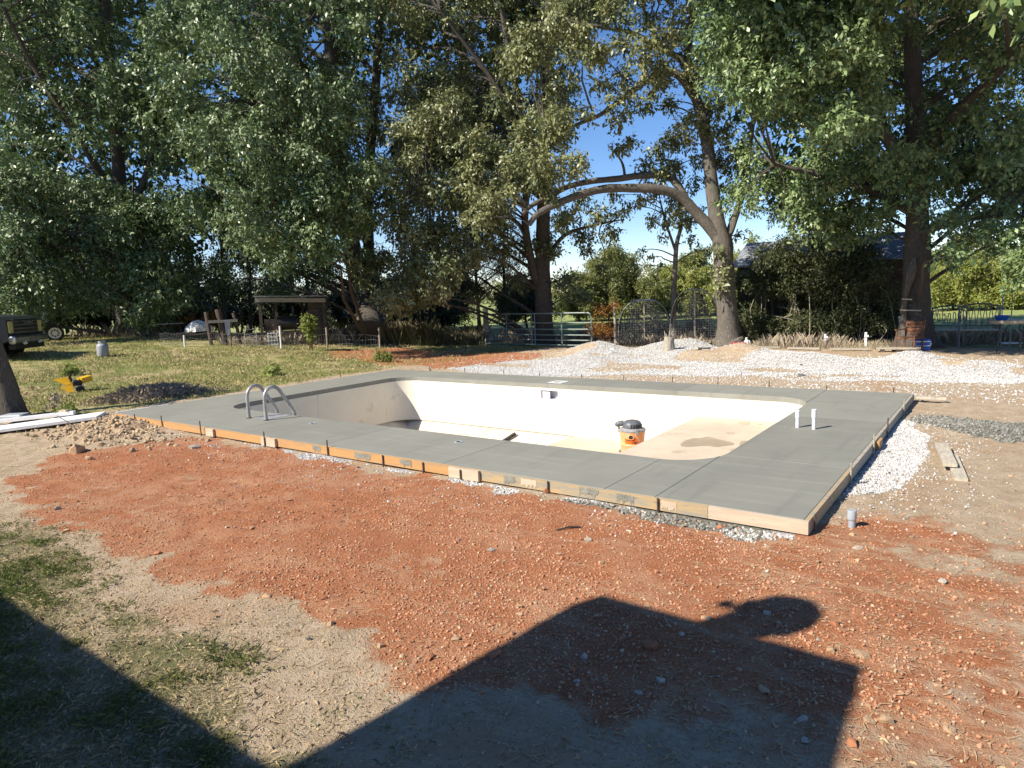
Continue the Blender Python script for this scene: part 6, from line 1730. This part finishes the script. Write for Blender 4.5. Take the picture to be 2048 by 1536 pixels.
x, y = sample(2200, 2, 18, -5.4, 1.7, rg, cw); pebbles('clay_clods', x, y, .006+.013*rg.random(len(x))**2.5, M['clod'], rg, .75)
x, y = sample(30000, -2, 18, -5.4, 6.5, rg, tw); pebbles('soil_clods', x, y, .002+.009*rg.random(len(x))**3, M['tan_clod'], rg, .75)
def mw(x, y): return off_deck(x, y)*np.exp(-((x-1.3)/1.4)**2-((y+.75)/.5)**2)
x, y = sample(2600, -2, 5, -2.2, .1, rg, mw); pebbles('soil_clods', x, y, .005+.045*rg.random(len(x))**6, M['tan_clod'], rg, .8)
x, y = sample(2600, 12.4, 14.6, 4.3, 7, rg, lambda x, y: masks(x, y)[2]*off_deck(x, y)); pebbles('cement_lumps', x, y, .004+.022*rg.random(len(x))**3, M['cement_lump'], rg, .8)
x, y = sample(500, 9.6, 12.4, -.5, -.08, rg, lambda x, y: masks(x, y)[2]); pebbles('cement_lumps', x, y, .006+.02*rg.random(len(x))**2, M['cement_lump'], rg, .8)

# single stones
import bmesh
def rock_mesh(seed, mt):
    rr = random.Random(seed); bm = bmesh.new()
    for _ in range(17):
        v = Vector((rr.gauss(0, 1), rr.gauss(0, 1), rr.gauss(0, 1))).normalized()*(.82+.3*rr.random())
        bm.verts.new((v.x, v.y*.78, v.z*.52))
    bmesh.ops.convex_hull(bm, input=bm.verts)
    bmesh.ops.delete(bm, geom=[v for v in bm.verts if not v.link_faces], context='VERTS')
    me = bpy.data.meshes.new('stone'); bm.to_mesh(me); bm.free(); me.materials.append(mt); return me
ROCKS = {k: [rock_mesh(i*7+j, M[k]) for i in range(5)] for j, k in enumerate(('rock_tan', 'rock_red', 'rock_grey', 'asphalt_rock'))}
GRK = 'loose stones scattered over the bare soil'
rr = random.Random(77)
def stone(px, py, rpx, kind, label, flat=.65, world=None, rad=None, grp=GRK):
    p = at(px, py) if world is None else np.array([world[0], world[1], 0.])
    p[2] = float(ground_z(p[0], p[1])); r_ = rpx*np.linalg.norm(p-CAM)/FPX if rad is None else rad
    o = link('stone', rr.choice(ROCKS[kind]), None, (p[0], p[1], p[2]+r_*flat*.28), rr.uniform(0, 6.3))
    o.scale = (r_*rr.uniform(.9, 1.1), r_*rr.uniform(.85, 1.1), r_*flat*1.9*rr.uniform(.8, 1.1)); o.rotation_euler[0] = rr.uniform(-.2, .2)
    tag(o, label, 'stone', grp)
t_, r__, g_ = 'rock_tan', 'rock_red', 'rock_grey'
for args in ((1722, 1310, 21, t_, 'large flat tan stone in the sun right of the shadow corner', .3), (1535, 1229, 11, g_, 'grey stone inside the round head shaped shadow', .6), (1413, 1240, 11, t_, 'tan stone just left of the round shadow', .5),
             (1605, 1442, 12, g_, 'pale grey stone in the shade near its lower right edge', .6), (1612, 1482, 10, g_, 'pale stone below the pale grey one in the lower right shade', .5), (990, 1313, 19, r__, 'broad orange stone at the edge of the long shadow', .35),
             (912, 1278, 14, t_, 'flat tan stone above the broad orange one', .35), (1300, 1297, 18, r__, 'largest red brown stone inside the shade', .6), (1168, 1316, 9, g_, 'white stone in the shade right of the broad orange one', .8),
             (1320, 1366, 13, g_, 'wide white stone in the middle of the shade', .4), (1277, 1387, 9, g_, 'white stone just left of the wide white one in the shade', .6), (1154, 1366, 7, g_, 'small white stone at the left part of the shade', .6),
             (1364, 1272, 9, g_, 'pale stone in the shade below the straight shadow edge', .5), (531, 1194, 12, t_, 'flat tan stone where clay meets dry grass', .4), (662, 1250, 10, t_, 'tan stone at the clay edge above the dark pebble', .6), (618, 1279, 7, 'asphalt_rock', 'dark pebble on the dry grass', .7),
             (967, 962, 13, r__, 'angular red stone below the longest splice block', 1.0), (1098, 986, 11, r__, 'round red stone against the cement smeared board', 1.0), (1533, 1097, 9, t_, 'tan stone in front of the near right deck corner', .5),
             (1531, 1152, 11, t_, 'orange tan stone above the round shadow', .5), (1715, 1098, 9, g_, 'pale stone below the grey pipe stub', .6), (1738, 1444, 12, t_, 'left one of two tan stones right of the shade', .5), (1770, 1443, 17, t_, 'right, larger one of two tan stones right of the shade', .4),
             (1900, 1456, 15, t_, 'pinkish tan stone near the bottom right', .4), (1884, 1167, 9, g_, 'pale stone on the red soil at the right', .5), (1603, 753, 7, 'asphalt_rock', 'dark round stone on the white gravel behind the deck', .7), (1603, 731, 4, 'asphalt_rock', 'small dark stone higher on the white gravel', .7),
             (155, 905, 18, t_, 'big tan clod at the foot of the soil mound', .8), (181, 920, 8, t_, 'angular tan stone below the soil mound', .9), (388, 897, 10, g_, 'grey stone by the left near boards', .8), (1440, 1056, 9, r__, 'red clod in front of the pale near board', .8),
             (315, 1108, 7, r__, 'dark red stone at the left edge of the clay', .7), (1040, 848 if False else 1230, 9, t_, 'tan stone in the middle of the sunny clay', .5), (1875, 1376, 8, t_, 'tan stone right of the large flat one', .5), (115, 1019, 6, g_, 'small white stone on the left clay', .8)):
    stone(*args)
rx = np.random.default_rng(55)
x, y = sample(120, 2.6, 16.5, -5.0, 1.2, rx, lambda x, y: masks(x, y)[0]*off_deck(x, y)*(.2+.8*near_w(x, y, 5)))
for k in range(len(x)):
    kind = rr.choice([t_, r__, r__, t_, t_, r__, g_])
    lab = {t_: 'small tan stone lying loose on the red clay', r__: 'small red stone lying loose on the red clay', g_: 'small pale stone lying loose on the red clay'}[kind]
    stone(0, 0, 0, kind, lab, .6, (x[k], y[k]), .012+.028*rx.random()**2.2)
x, y = sample(40, -1.5, 16.5, -4.8, 6.5, rx, lambda x, y: tw(x, y)*(1-masks(x, y)[5]*.6))
for k in range(len(x)):
    stone(0, 0, 0, t_, 'small tan stone lying loose on the tan soil', .6, (x[k], y[k]), .012+.03*rx.random()**2)
n_tri = sum(len(o.data.polygons)*(2 if len(o.data.polygons) and len(o.data.polygons[0].vertices) == 4 else 1) for o in bpy.data.objects if o.type == 'MESH')
print('TRIS', n_tri)
